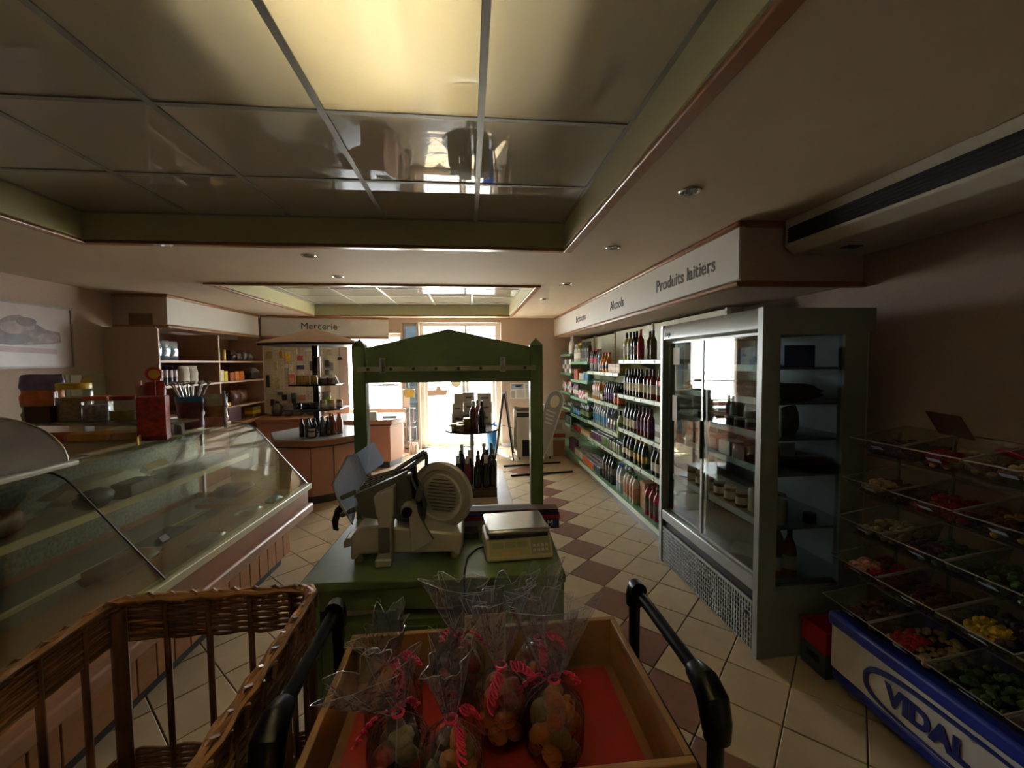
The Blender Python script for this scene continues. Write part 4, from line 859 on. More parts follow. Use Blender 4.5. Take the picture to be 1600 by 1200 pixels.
# -------- left wall
pf = thing('picture_frame', 'framed photograph of bread on the left wall', 'picture', (XL, 3.72, 1.655))
MB().box(0, 0, 0, .02, 1.16, .58).build('print', M('bread_photo_pale', (190, 176, 172), .25, var=.12, scale=3, spec=.25), pf)
for a in ((0, -.02, -.02, .028, 1.18, 0), (0, -.02, .58, .028, 1.18, .60), (0, -.02, 0, .028, 0, .58), (0, 1.16, 0, .028, 1.18, .58)): MB().box(*a).build('frame', M('grey_frame', (150, 140, 130), .4), pf)
lf = MB()
MB().prism([(.35, .18), (.5, .2), (.72, .2), (.95, .22), (1.05, .24), (1.04, .34), (.9, .36), (.78, .42), (.66, .48), (.56, .46), (.46, .40), (.36, .28)], .02, .0212, 'x').build('bread_print', M('bread_print', (128, 98, 96), .3, var=.4, scale=12, spec=.25), pf)
for k, (cy_, cz_, ry_, rz_, c) in enumerate(((.50, .30, .14, .055, (104, 80, 78)), (.64, .36, .15, .06, (150, 124, 118)), (.80, .30, .16, .05, (120, 94, 90)), (.60, .25, .16, .05, (92, 70, 68)), (.92, .28, .11, .045, (146, 120, 114)), (.72, .42, .09, .04, (110, 86, 82)))):
    MB().prism([(cy_ + ry_ * math.cos(q * PI / 10) - .35 * rz_ * math.sin(q * PI / 10), cz_ + rz_ * math.sin(q * PI / 10) + .12 * ry_ * math.cos(q * PI / 10)) for q in range(20)], .0212, .0216 + .0002 * k, 'x').build('bread_print', M('bread_print%d' % k, c, .3, var=.35, scale=14, spec=.25), pf)
MB().prism([(.30, .14), (1.0, .12), (1.0, .17), (.35, .19)], .02, .0211, 'x').build('cloth_print', M('cloth_print', (164, 128, 130), .3, spec=.25), pf)
wp = thing('wall_notice', 'pale green notice board on the left wall beside the shelf unit', 'notice', (XL, 4.80, 1.20)); MB().box(0, 0, 0, .015, .46, .37).build('board', M('pale_green_notice', (176, 180, 152), .6), wp)
wc = thing('wall_calendar', 'white calendar with yellow disc on the left wall', 'calendar', (XL + .016, 4.78, 1.30)); MB().box(0, .06, 0, .01, .18, .26).build('sheet', m_paper, wc); MB().lathe([(0, 0), (.07, 0), (.07, .004), (0, .004)], 20).build('yellow_disc', M('yellow_disc', (196, 176, 70), .5), wc, loc=(.01, .24, .17), rot=(0, PI / 2, 0))
# ================================================================== PRODUCT KINDS
PROTO = {}
def lathe_mesh(key, prof, mat, n=12):
    k = (key, mat.name)
    if k not in PROTO: PROTO[k] = MB().lathe(prof, n).mesh(key, mat)
    return PROTO[k]
def box_mesh(key, dims, mat):
    k = (key, dims, mat.name)
    if k not in PROTO: PROTO[k] = MB().box(*dims).mesh(key, mat, False)
    return PROTO[k]
def glassm(name, rgb): return M(name, rgb, .12, var=.08, spec=.6, coat=.4)
m_wine = glassm('dark_wine_glass', (22, 24, 20)); m_wgreen = glassm('green_bottle_glass', (44, 58, 26)); m_rose = glassm('rose_wine', (176, 74, 60)); m_red = glassm('red_wine_clear', (110, 26, 30))
m_amber = glassm('amber_bottle', (150, 84, 36)); m_olive = glassm('olive_oil', (136, 128, 36)); m_oliveg = glassm('dark_oil', (72, 74, 24)); m_cola = glassm('cola', (34, 14, 14)); m_orange = glassm('orange_drink', (206, 132, 52))
m_clearb = glassm('clear_bottle', (186, 192, 190)); m_water = glassm('water_bottle', (170, 186, 196)); m_yell = glassm('yellow_liquid', (196, 190, 120)); m_purple = glassm('purple_syrup', (84, 34, 62)); m_pink = glassm('raspberry_syrup', (176, 50, 78)); m_dark = glassm('dark_syrup', (34, 22, 30))
L_cream = M('cream_label', (222, 214, 190), .6, var=.08, scale=40); L_white = M('white_label', (228, 226, 220), .6, var=.08, scale=40); L_red = M('red_label', (196, 44, 60), .5, var=.15, scale=30); L_blue = M('blue_label', (64, 150, 190), .5, var=.15, scale=30); L_black = M('black_label', (34, 32, 32), .5, var=.2, scale=30); L_green = M('green_label', (110, 140, 80), .5, var=.25, scale=30); L_orange = M('orange_label', (216, 110, 48), .5, var=.15, scale=30); L_grey = M('grey_label', (150, 152, 150), .5, var=.2, scale=30); L_purple = M('purple_label', (110, 60, 110), .5, var=.3, scale=30); L_gold = M('gold_foil', (176, 146, 80), .3, metal=.6, var=.1)
CP = {'black': M('cap_black', (26, 26, 28), .4), 'red': M('cap_red', (206, 50, 40), .4), 'gold': L_gold, 'silver': M('cap_silver', (180, 182, 184), .3, metal=.7), 'white': M('cap_white', (220, 220, 216), .4), 'green': M('cap_green', (60, 120, 70), .4), 'orange': M('cap_orange', (226, 100, 50), .4), 'yellow': M('cap_yellow', (226, 190, 50), .4), 'burgundy': M('cap_burgundy', (84, 22, 34), .4), 'grey': M('cap_grey', (160, 160, 158), .45), 'blue': M('cap_blue', (50, 90, 170), .4), 'wine': M('cap_dark', (40, 34, 34), .35)}
SH = {
 'wine': ([(0, 0), (.035, 0), (.037, .01), (.037, .185), (.033, .205), (.018, .232), (.0135, .25), (.0135, .302), (0, .302)], ([(.0142, .245), (.0148, .248), (.0148, .304), (0, .305)]), (.0376, .06, .15)),
 'burg': ([(0, 0), (.039, 0), (.041, .01), (.041, .15), (.034, .19), (.019, .23), (.0135, .255), (.0135, .30), (0, .30)], ([(.0142, .24), (.015, .243), (.015, .302), (0, .303)]), (.0416, .045, .13)),
 'champ': ([(0, 0), (.042, 0), (.045, .012), (.045, .15), (.036, .20), (.02, .255), (.015, .29), (.016, .31), (0, .31)], ([(.0225, .245), (.017, .28), (.0185, .31), (0, .316)]), (.0455, .06, .13)),
 'pet': ([(0, 0), (.04, 0), (.046, .01), (.046, .18), (.044, .215), (.026, .275), (.0135, .295), (.0135, .31), (0, .31)], ([(.0155, .295), (.0155, .322), (0, .323)]), (.0466, .12, .20)),
 'oil': ([(0, 0), (.03, 0), (.032, .01), (.032, .17), (.026, .20), (.013, .225), (.012, .26), (0, .26)], ([(.014, .235), (.015, .265), (0, .267)]), (.0326, .05, .13)),
 'beer': ([(0, 0), (.029, 0), (.0305, .008), (.0305, .12), (.026, .145), (.014, .185), (.012, .215), (0, .215)], ([(.0135, .208), (.0145, .222), (0, .223)]), (.031, .03, .09)),
 'round': ([(0, 0), (.04, 0), (.052, .02), (.058, .06), (.05, .12), (.028, .175), (.016, .20), (.015, .225), (0, .225)], ([(.018, .215), (.018, .24), (0, .241)]), (.0585, .045, .085)),
 'can': ([(0, 0), (.03, 0), (.033, .006), (.033, .108), (.028, .117), (.027, .114), (0, .113)], None, (.0334, .012, .104)),
 'jar': ([(0, 0), (.036, 0), (.039, .006), (.039, .085), (.034, .096), (0, .096)], ([(.036, .092), (.037, .11), (0, .111)]), (.0394, .02, .07)),
 'pot': ([(0, 0), (.045, 0), (.048, .008), (.048, .06), (.043, .07), (0, .07)], ([(.046, .064), (.047, .08), (0, .081)]), None),
 'syrup': ([(0, 0), (.04, 0), (.043, .01), (.043, .19), (.04, .215), (.018, .255), (.015, .28), (0, .28)], ([(.018, .27), (.018, .30), (0, .301)]), (.0436, .05, .17)),
 'capw': ([(0, 0), (.037, 0), (.039, .01), (.039, .17), (.035, .195), (.021, .228), (.017, .25), (.017, .31), (0, .31)], ([(.019, .226), (.0195, .229), (.0185, .312), (0, .314)]), None),
 'deterg': ([(0, 0), (.045, 0), (.047, .01), (.045, .16), (.03, .20), (.016, .22), (.015, .24), (0, .24)], ([(.018, .232), (.018, .27), (.012, .285), (0, .286)]), (.0475, .04, .14)),
}
def product(name, label, cat, loc, shape, body, lab=None, cap=None, group=None, s=1.0, tall=1.0, rz=0):
    prof, capp, lb = SH[shape]
    o = bpy.data.objects.new(name, lathe_mesh(shape + '_body', prof, body)); link(o); o.location = loc; o.rotation_euler = (0, 0, rz); o.scale = (s, s, s * tall)
    if lab and lb:
        r, a, b = lb; c = bpy.data.objects.new('label', lathe_mesh(shape + '_label', [(r - .001, a), (r, a + .0005), (r, b - .0005), (r - .001, b)], lab)); link(c, o)
    if cap and capp:
        c = bpy.data.objects.new('cap' if shape not in ('can', 'jar', 'pot') else 'lid', lathe_mesh(shape + '_cap', [(0, capp[0][1])] + list(capp), CP[cap])); link(c, o)
    return tag(o, label, cat, group)
def carton(name, label, cat, loc, dims, mat, band=None, group=None, rz=0):
    x, y, z = dims
    o = bpy.data.objects.new(name, box_mesh('carton', (-x / 2, -y / 2, 0, x / 2, y / 2, z), mat)); link(o); o.location = loc; o.rotation_euler = (0, 0, rz)
    if band:
        c = bpy.data.objects.new('printed_band', box_mesh('band', (-x / 2 - .001, -y / 2 - .001, z * .3, x / 2 + .001, y / 2 + .001, z * .62), band)); link(c, o)
    return tag(o, label, cat, group)
BAYN = ['nearest the refrigerator', 'second from the refrigerator', 'third from the refrigerator', 'at the far end']
def run(bay, z, y0, dy, n, name, desc, cat, rows=1, x0=1.83, dx=.095, shelf='', **kw):
    """a row of alike products along a shelf, near end first; rows go back towards the wall"""
    for r in range(rows):
        for k in range(n):
            lab = '%s, %s from the near end%s, %s, bay %s' % (desc, ORD[k], ['', ', second row', ', third row'][r], shelf, BAYN[bay])
            w = lab.split()
            if len(w) > 16: lab = '%s, %s from near end%s, %s, %s bay' % (desc, ORD[k], ['', ', second row', ', third row'][r], shelf, ['nearest', 'second', 'third', 'farthest'][bay])
            product(name, lab, cat, (x0 + r * dx + random.uniform(-.004, .004), y0 + k * dy + random.uniform(-.004, .004), z), group='%s on the %s of bay %d' % (desc, shelf, bay + 1), rz=random.uniform(0, 6), **kw)
# ---- bay 0 (next to the refrigerator)
T0, T1, T2, T3, T4 = 'top shelf', 'second shelf', 'third shelf', 'fourth shelf', 'bottom shelf'
run(0, 1.66, 3.78, .1, 1, 'spirit_bottle', 'clear spirit bottle', 'bottle', shelf=T0, shape='wine', body=m_clearb, lab=L_white, cap='red')
run(0, 1.66, 4.20, .085, 2, 'wine_bottle', 'brown green wine bottle', 'bottle', shelf=T0, shape='wine', body=M('brown_glass', (104, 84, 44), .12, coat=.4), cap=None, x0=1.90)
run(0, 1.66, 4.37, .09, 1, 'rose_bottle', 'rosé bottle with orange capsule', 'bottle', shelf=T0, shape='wine', body=m_rose, lab=L_red, cap='orange', tall=1.08)
run(0, 1.66, 4.46, .09, 2, 'wine_bottle', 'dark bottle with black capsule', 'bottle', shelf=T0, shape='wine', body=m_wine, lab=L_grey, cap='black', tall=1.04)
run(0, 1.66, 4.66, .1, 2, 'white_wine_bottle', 'pale white wine bottle', 'bottle', shelf=T0, shape='wine', body=m_yell, lab=L_white, cap='wine', tall=1.05)
run(0, 1.26, 3.72, .088, 3, 'rose_bottle', 'rosé bottle with white label', 'bottle', shelf=T1, shape='wine', body=m_rose, lab=L_white, cap='burgundy')
run(0, 1.26, 4.03, .088, 3, 'wine_bottle', 'red wine bottle with cream label', 'bottle', shelf=T1, shape='wine', body=m_red, lab=L_cream, cap='burgundy')
run(0, 1.26, 4.32, .088, 6, 'wine_bottle', 'dark wine bottle with cream label', 'bottle', shelf=T1, shape='wine', body=m_wine, lab=L_cream, cap='wine')
o = MB().box(-.002, -.03, 0, .002, .03, .05).build('price_sticker', M('neon_orange', (255, 96, 40), .5), loc=(1.789, 3.81, 1.41)); tag(o, 'neon orange price sticker on a rosé bottle', 'sticker')
run(0, .86, 3.70, .09, 4, 'wine_bottle', 'burgundy bottle with dark capsule', 'bottle', shelf=T2, shape='wine', body=m_wine, lab=L_grey, cap='burgundy', x0=1.92)
run(0, .86, 4.10, .088, 4, 'wine_bottle', 'red wine bottle with red label', 'bottle', shelf=T2, shape='wine', body=m_red, lab=L_purple, cap='burgundy')
run(0, .86, 4.46, .095, 4, 'sparkling_bottle', 'tall dark green bottle', 'bottle', shelf=T2, shape='burg', body=m_wgreen, lab=L_cream, cap='wine', tall=1.05)
carton('price_card', 'white price card leaning before the wines on the third shelf', 'card', (1.81, 3.88, .861), (.008, .14, .17), L_white, L_grey)
run(0, .52, 3.70, .095, 4, 'sparkling_bottle', 'green sparkling wine bottle with pale label', 'bottle', shelf=T3, shape='burg', body=m_wgreen, lab=L_white, cap='silver')
run(0, .52, 4.22, .10, 3, 'champagne_bottle', 'green champagne bottle with gold foil', 'bottle', shelf=T3, shape='champ', body=m_wgreen, lab=L_gold, cap='gold')
run(0, .52, 4.56, .10, 3, 'champagne_bottle', 'dark champagne bottle with purple foil', 'bottle', shelf=T3, shape='champ', body=m_wine, lab=L_cream, cap='burgundy')
run(0, .15, 3.62, .1, 4, 'syrup_bottle', 'pink raspberry drink bottle', 'bottle', shelf=T4, shape='syrup', body=m_pink, lab=L_grey, cap='burgundy', rows=2, x0=1.74)
carton('cardboard_box', 'tall plain cardboard box on the bottom shelf', 'box', (1.82, 4.09, .15), (.16, .12, .27), m_card)
run(0, .15, 4.22, .085, 4, 'milk_bottle', 'white bottle with pink print', 'bottle', shelf=T4, shape='syrup', body=M('milk_white', (214, 206, 190), .3), lab=M('pinkprint', (206, 150, 120), .5, var=.3, scale=20), cap='green', x0=1.73)
run(0, .15, 4.60, .1, 2, 'water_bottle', 'clear water bottle', 'bottle', shelf=T4, shape='pet', body=m_water, lab=L_white, cap='blue', rows=2, x0=1.73)
# ---- bay 1
for k in range(3): carton('drink_pack', 'brown cardboard drink pack, %s of three on the second bay top shelf' % ORD[k], 'pack', (1.86, 4.96 + k * .14, 1.506), (.14, .13, .11), M('pack_tan', (170, 122, 60), .5, var=.2), M('pack_gold', (206, 168, 90), .5), 'drink packs')
run(1, 1.505, 5.38, .125, 3, 'orange_soda', 'round bottle of orange soda', 'bottle', shelf=T0, shape='round', body=m_orange, lab=L_black, cap='red', tall=1.1)
run(1, 1.505, 5.72, .1, 1, 'soda_bottle', 'soda bottle with sky blue label', 'bottle', shelf=T0, shape='pet', body=m_water, lab=L_blue, cap='blue')
run(1, 1.505, 5.825, .098, 4, 'cola_bottle', 'cola bottle with red label', 'bottle', shelf=T0, shape='pet', body=m_cola, lab=L_red, cap='red', rows=1)
run(1, 1.11, 4.945, .112, 2, 'chocolate_carton_jar', 'brown powder jar', 'jar', shelf=T1, shape='jar', body=M('brown_jar', (140, 70, 46), .4), lab=L_orange, cap='silver', s=1.3)
run(1, 1.11, 5.16, .08, 5, 'syrup_bottle', 'dark syrup bottle', 'bottle', shelf=T1, shape='oil', body=m_dark, lab=L_purple, cap='black', rows=2)
run(1, 1.11, 5.58, .085, 2, 'small_jar', 'small jam jar', 'jar', shelf=T1, shape='jar', body=m_purple, lab=L_cream, cap='gold', s=.95)
run(1, 1.11, 5.76, .085, 4, 'juice_bottle', 'orange juice bottle', 'bottle', shelf=T1, shape='oil', body=m_orange, lab=L_cream, cap='white', rows=2)
run(1, .765, 4.95, .1, 1, 'dish_soap', 'yellow dish soap bottle', 'bottle', shelf=T2, shape='deterg', body=m_yell, lab=L_green, cap='black')
run(1, .765, 5.07, .1, 3, 'jar_large', 'large clear jar', 'jar', shelf=T2, shape='jar', body=m_clearb, lab=L_grey, cap='silver', s=1.4)
run(1, .765, 5.40, .098, 7, 'water_bottle', 'bluish clear bottle', 'bottle', shelf=T2, shape='oil', body=m_water, lab=L_blue, cap='white', rows=2, s=1.05)
run(1, .515, 4.94, .078, 5, 'food_can', 'grey green tin', 'can', shelf=T3, shape='can', body=CP['silver'], lab=M('sage_label', (170, 176, 150), .5, var=.2, scale=30), rows=2)
run(1, .515, 5.35, .078, 4, 'food_can', 'green vegetable tin', 'can', shelf=T3, shape='can', body=CP['silver'], lab=L_green, rows=2, s=1.1)
run(1, .515, 5.68, .078, 6, 'food_can', 'purple and white tin', 'can', shelf=T3, shape='can', body=CP['silver'], lab=L_purple, rows=2)
run(1, .15, 4.93, .1, 4, 'cola_bottle', 'dark soda bottle', 'bottle', shelf=T4, shape='pet', body=m_cola, lab=L_grey, cap='black', x0=1.74)
run(1, .15, 5.32, .076, 4, 'drink_can', 'teal drink can', 'can', shelf=T4, shape='can', body=CP['silver'], lab=M('teal_label', (58, 96, 100), .35, var=.15), rows=3, x0=1.70, dx=.075)
run(1, .15, 5.63, .076, 7, 'drink_can', 'orange drink can', 'can', shelf=T4, shape='can', body=CP['silver'], lab=L_orange, rows=3, x0=1.70, dx=.075)
# ---- bay 2
run(2, 1.65, 6.27, .1, 5, 'oil_bottle', 'dark green olive oil bottle', 'bottle', shelf=T0, shape='oil', body=m_oliveg, lab=L_grey, cap='black', s=1.15)
run(2, 1.65, 6.78, .1, 2, 'oil_bottle', 'golden oil bottle', 'bottle', shelf=T0, shape='oil', body=m_olive, lab=L_cream, cap='yellow', s=1.15)
run(2, 1.65, 7.0, .1, 2, 'vinegar_bottle', 'clear vinegar bottle', 'bottle', shelf=T0, shape='oil', body=m_clearb, lab=L_white, cap='white', s=1.1)
run(2, 1.345, 6.30, .1, 3, 'salt_tub', 'blue and cream salt tub', 'tub', shelf=T1, shape='can', body=CP['white'], lab=L_blue, s=1.2)
run(2, 1.345, 6.62, .1, 3, 'spice_tub', 'cream spice tub', 'tub', shelf=T1, shape='can', body=CP['white'], lab=L_cream)
for k in range(2): carton('red_carton', 'orange red carton, %s from the near end on the third bay' % ORD[k], 'carton', (1.85, 6.96 + k * .12, 1.346), (.1, .11, .17), M('rust_carton', (176, 76, 40), .5), None, 'rust cartons')
run(2, 1.055, 6.28, .1, 2, 'glass_jar', 'wide preserve jar', 'jar', shelf=T2, shape='jar', body=m_yell, lab=L_cream, cap='gold', s=1.15)
for k in range(5): carton('tea_box', 'red striped tea box, %s from the near end on the third bay' % ORD[k], 'box', (1.85, 6.52 + k * .075, 1.056), (.1, .065, .12 + .01 * (k % 2)), (L_red, L_white)[k % 2], (L_white, L_red)[k % 2], 'tea boxes')
run(2, 1.055, 6.93, .085, 4, 'bottle_small', 'small purple bottle', 'bottle', shelf=T2, shape='oil', body=m_purple, lab=L_cream, cap='black', s=.9)
run(2, .75, 6.28, .085, 6, 'green_bottle', 'dark green squat bottle', 'bottle', shelf=T3, shape='oil', body=m_wgreen, lab=L_green, cap='green', s=.95, rows=2)
run(2, .75, 6.82, .102, 4, 'dark_jar', 'dark blue jar', 'jar', shelf=T3, shape='jar', body=M('dark_blue_jar', (44, 50, 84), .3), lab=L_blue, cap='black', s=1.2)
run(2, .47, 6.26, .08, 6, 'food_jar', 'jar of pale preserves', 'jar', shelf='fifth shelf', shape='jar', body=m_yell, lab=L_cream, cap='gold', rows=2)
run(2, .47, 6.76, .08, 6, 'food_can', 'red label tin', 'can', shelf='fifth shelf', shape='can', body=CP['silver'], lab=L_red, rows=1)
run(2, .15, 6.26, .078, 6, 'food_can', 'copper and cream tin', 'can', shelf=T4, shape='can', body=CP['silver'], lab=L_cream, rows=2, x0=1.72)
run(2, .15, 6.76, .1, 4, 'paper_roll', 'tall grey roll', 'roll', shelf=T4, shape='can', body=L_grey, lab=L_purple, s=1.3, x0=1.74, tall=1.4)
# ---- bay 3
carton('foil_box', 'dark green box lying on the top shelf at the far end', 'box', (1.86, 7.80, 1.791), (.16, .5, .06), M('dark_green_box', (52, 70, 62), .4), L_grey)
run(3, 1.79, 7.34, .1, 2, 'pump_bottle', 'white pump bottle', 'bottle', shelf=T0, shape='deterg', body=CP['white'], lab=L_white, cap='white', tall=1.1)
for k in range(4): carton('washing_carton', 'white and navy carton, %s from the near end on the farthest bay' % ORD[k], 'carton', (1.87, 7.40 + k * .17, 1.451), (.16, .15, .24), (L_white, M('navy_carton', (60, 74, 110), .5))[k % 2], (L_grey, L_white)[k % 2], 'washing cartons')
for k in range(9): carton('slim_carton', 'slim carton, %s from the near end on the farthest bay third shelf' % ORD[k], 'carton', (1.86, 7.34 + k * .08, 1.096), (.12, .07, .17 + .02 * (k % 3)), (L_purple, L_white, L_orange, L_blue, L_grey)[k % 5], (L_white, L_blue, L_white)[k % 3], 'slim cartons')
for k in range(5): lump('plastic_pack', 'clear plastic pack, %s from the near end on the farthest bay' % ORD[k], 'pack', (1.87, 7.38 + k * .14, .811), (.14, .13, .12), m_clr, 60 + k, group='clear packs')
for k in range(5): carton('dark_carton', 'dark green carton, %s from the near end on the farthest bay' % ORD[k], 'carton', (1.87, 7.38 + k * .15, .516), (.14, .12, .15), (M('pine_carton', (54, 78, 60), .5), L_black)[k % 2], None, 'dark cartons')
# ================================================================== REFRIGERATOR CONTENTS
def fz(x, y): return (1.555 + x, 2.10 + y)
for k in range(2):
    for j in range(2): product('cider_bottle', 'amber bottle with white label in the refrigerator, %s row, %s from the near side' % (ORD[j], ORD[k]), 'bottle', (*fz(.17 + .09 * j, .10 + .095 * k), .416), 'burg', m_amber, L_white, 'black', 'amber bottles in the refrigerator', .92)
for k in range(3): product('cream_pot', 'tall white cream pot on the lowest refrigerator shelf, %s from the near side' % ORD[k], 'pot', (*fz(.20 + .07 * (k % 2), .11 + .10 * k), .713), 'can', CP['white'], L_cream, None, 'white pots', 1.25)
product('dark_pot', 'small black lidded pot beside the white cream pots', 'pot', (*fz(.38, .10), .713), 'pot', m_black, None, 'black', s=.7)
for k in range(4): pouch('salad_bag', 'pale bag on the middle refrigerator shelf, %s from the near side' % ORD[k], 'bag', (*fz(.26, .13 + k * .15), 1.213), .13, .17, .09, [M('pale_bag', (150, 146, 124), .4, var=.25, scale=15)], .3, 'pale bags')
for k in range(5): lump('dark_loaf', 'dark wrapped piece on the upper refrigerator shelf, %s from the near side' % ORD[k], 'food', (*fz(.30, .16 + k * .22), 1.413), (.26, .18, .10), M('dark_loaf', (72, 58, 48), .5, var=.2), 80 + k, group='dark wrapped pieces')
for k in range(3): carton('blue_crate', 'blue pack on the top refrigerator shelf, %s from the near side' % ORD[k], 'pack', (*fz(.24, .12 + k * .2), 1.608), (.18, .17, .12), M('deep_blue_pack', (40, 70, 150), .4), None, 'blue packs')
for k in range(4): lump('meat_pack', 'dark red vacuum pack on a refrigerator shelf, %s from the near side' % ORD[k], 'pack', (*fz(.42, .16 + k * .26), 1.013), (.24, .2, .07), M('dark_red_pack', (96, 44, 40), .35, var=.3), 90 + k, group='red packs')
for k in range(6): product('yogurt_pot', 'small dark yogurt pot behind the sliding door, %s from the near side' % ORD[k], 'pot', (*fz(.19, .34 + k * .11), 1.213), 'pot', M('maroon_pot', (84, 36, 34), .35), None, 'white', 'yogurt pots', .85)
for k in range(5): carton('butter_pack', 'reddish pack behind the sliding door, %s from the near side' % ORD[k], 'pack', (*fz(.19, .40 + k * .15), 1.013), (.10, .12, .10), (M('brick_pack', (150, 70, 50), .5), L_white)[k % 2], None, 'packs behind the door')
for k in range(6): product('dessert_jar', 'jar behind the sliding door on the lowest shelf, %s from the near side' % ORD[k], 'jar', (*fz(.17, .40 + k * .12), .713), 'jar', m_dark, L_cream, 'silver', 'jars behind the door', .95)
pn = thing('price_note', 'white handwritten note hanging in the refrigerator side window', 'note', (*fz(.135, .03), 1.12)); MB().box(0, 0, 0, .085, .002, .075).build('paper', m_paper, pn)
for k, (y, z, w, h, c) in enumerate(((1.02, 1.62, .10, .13, m_paper), (1.04, 1.18, .07, .2, m_paper))): 
    o = MB().box(0, -w / 2, 0, .002, w / 2, h).build('door_leaflet', c, loc=(1.555 + .038, 2.10 + y, z)); tag(o, ['upper', 'lower'][k] + ' white leaflet stuck on the far sliding glass door', 'leaflet')
# ================================================================== CENTRAL WINE DISPLAY
PLN = thing('wine_plinth', 'low tan plinth with dark crate carrying the wine bottles', 'plinth', (0, 0, 0))
MB().box(-.36, 3.55, 0, .385, 5.2, .29).build('body', M('tan_plinth', (168, 128, 98), .5), PLN); MB().box(-.37, 3.54, .29, .40, 5.22, .31).build('top', M('pale_plinth_top', (206, 190, 168), .35), PLN, bevel=.004)
cr_ = thing('wine_crate', 'dark wooden crate under the bottles on the plinth', 'crate', (.04, 4.38, .31))
MB().box(-.20, -.24, 0, .22, .30, .09).build('body', M('dark_crate', (70, 46, 34), .6, var=.2), cr_); MB().box(-.2, -.243, .02, .22, -.24, .07).build('slat', M('dark_crate_slat', (92, 62, 44), .6, var=.2), cr_)
WBL = []
spots_ = [(-.125, 4.22, 'white', m_wine, None), (-.03, 4.20, 'white', m_red, 'x'), (.07, 4.19, 'wine', m_wine, None), (.155, 4.20, 'white', m_wine, None), (.225, 4.22, 'wine', m_wine, None),
          (-.10, 4.33, 'wine', m_wine, None), (-.01, 4.33, 'white', m_wine, None), (.08, 4.31, 'grey', m_red, None), (.17, 4.33, 'wine', m_wine, None), (.235, 4.35, 'grey', m_wine, None),
          (-.09, 4.47, 'white', m_wgreen, None), (.145, 4.48, 'white', m_wine, None), (.225, 4.48, 'grey', m_wine, None)]
for k, (x, y, c, b, l) in enumerate(spots_):
    row = 0 if k < 5 else 1 if k < 10 else 2
    kk = k - (0, 5, 10)[row]
    product('wine_bottle', 'wine bottle on the dark crate, %s row, %s from the left' % (['front', 'middle', 'back'][row], ORD[kk]), 'bottle', (x, y, .40 + (.0, .04, .1)[row] * 0), 'capw', b, None, c, 'bottles on the dark crate', 1.0 + .0 * row, 1.03 + .1 * row)
RD = thing('round_display', 'black round display table on a pole above the wine bottles', 'display stand', (.02, 4.66, 0))
MB().lathe([(0, .905), (.295, .905), (.30, .912), (.30, .918), (.295, .925), (0, .925)], 40).build('disc', M('dark_disc', (44, 42, 44), .18, coat=.6), RD)
MB().cyl((0, 0, .31), (0, 0, .905), .022, n=14).build('pole', m_alu, RD); MB().lathe([(0, .31), (.12, .31), (.12, .322), (.03, .33), (0, .33)], 24).build('foot', m_alu, RD)
product('rose_bottle', 'rosé bottle standing left on the round black display table', 'bottle', (.035, 4.60, .925), 'wine', m_red, None, 'silver', s=1.02)
product('rose_bottle', 'second rosé bottle behind on the round black display table', 'bottle', (.085, 4.72, .925), 'wine', m_rose, None, 'grey', s=1.02)
product('wine_bottle', 'dark wine bottle standing right on the round black display table', 'bottle', (.13, 4.58, .925), 'burg', m_wine, None, 'wine', s=1.03)
product('honey_jar', 'tall golden jar on the round black display table', 'jar', (-.03, 4.58, .925), 'jar', M('honey', (150, 116, 50), .3, coat=.4), None, 'gold', s=1.15)
for k, (x, y) in enumerate(((-.16, 4.55), (-.10, 4.47), (-.11, 4.66))): product('terrine_jar', ['left', 'front', 'rear'][k] + ' squat terrine jar on the round black display table', 'jar', (x, y, .925), 'pot', M('terrine', (140, 118, 84), .4), None, 'gold', 'terrine jars', .9)
R2 = thing('round_display', 'round table behind carrying white wine cartons', 'display stand', (.02, 5.70, 0))
MB().lathe([(0, .825), (.32, .825), (.33, .838), (.32, .848), (0, .848)], 40).build('disc', M('dark_disc', (44, 42, 44)), R2); MB().cyl((0, 0, 0), (0, 0, .825), .022, n=14).build('pole', m_alu, R2); MB().lathe([(0, 0), (.2, 0), (.2, .012), (.03, .025), (0, .025)], 28).build('foot', m_alu, R2)
m_wbx = M('white_carton', (216, 212, 202), .6, var=.05)
ST = [('left', -.165, [(.14, .14), (.14, .12)], 5.66), ('middle', -.01, [(.16, .15), (.155, .13), (.15, .12)], 5.72), ('right', .20, [(.19, .14), (.18, .13), (.19, .12)], 5.70)]
for nm, x, bs, y in ST:
    z = .848
    for k, (w, h) in enumerate(bs):
        c = carton('wine_carton', 'white wine carton, %s from the bottom of the %s stack' % (ORD[k], nm), 'carton', (x + .006 * (k % 2), y, z), (w, .2, h), m_wbx, None, 'white wine cartons', .05 * (k % 2) - .03)
        q = bpy.data.objects.new('print', box_mesh('print', (-w * .25, -.1012, h * .4, w * .25, -.1, h * .6), M('carton_print', (120, 116, 110), .6))); link(q, c); z += h + .001
    if nm == 'left': carton('wine_carton', 'small white carton on top of the left stack', 'carton', (x + .02, y, z), (.12, .18, .13), m_wbx, None, 'white wine cartons')
lump('dark_pack', 'dark round pack leaning before the white cartons', 'pack', (-.04, 5.50, .849), (.12, .10, .13), M('dark_pack', (54, 36, 34), .4), 31)
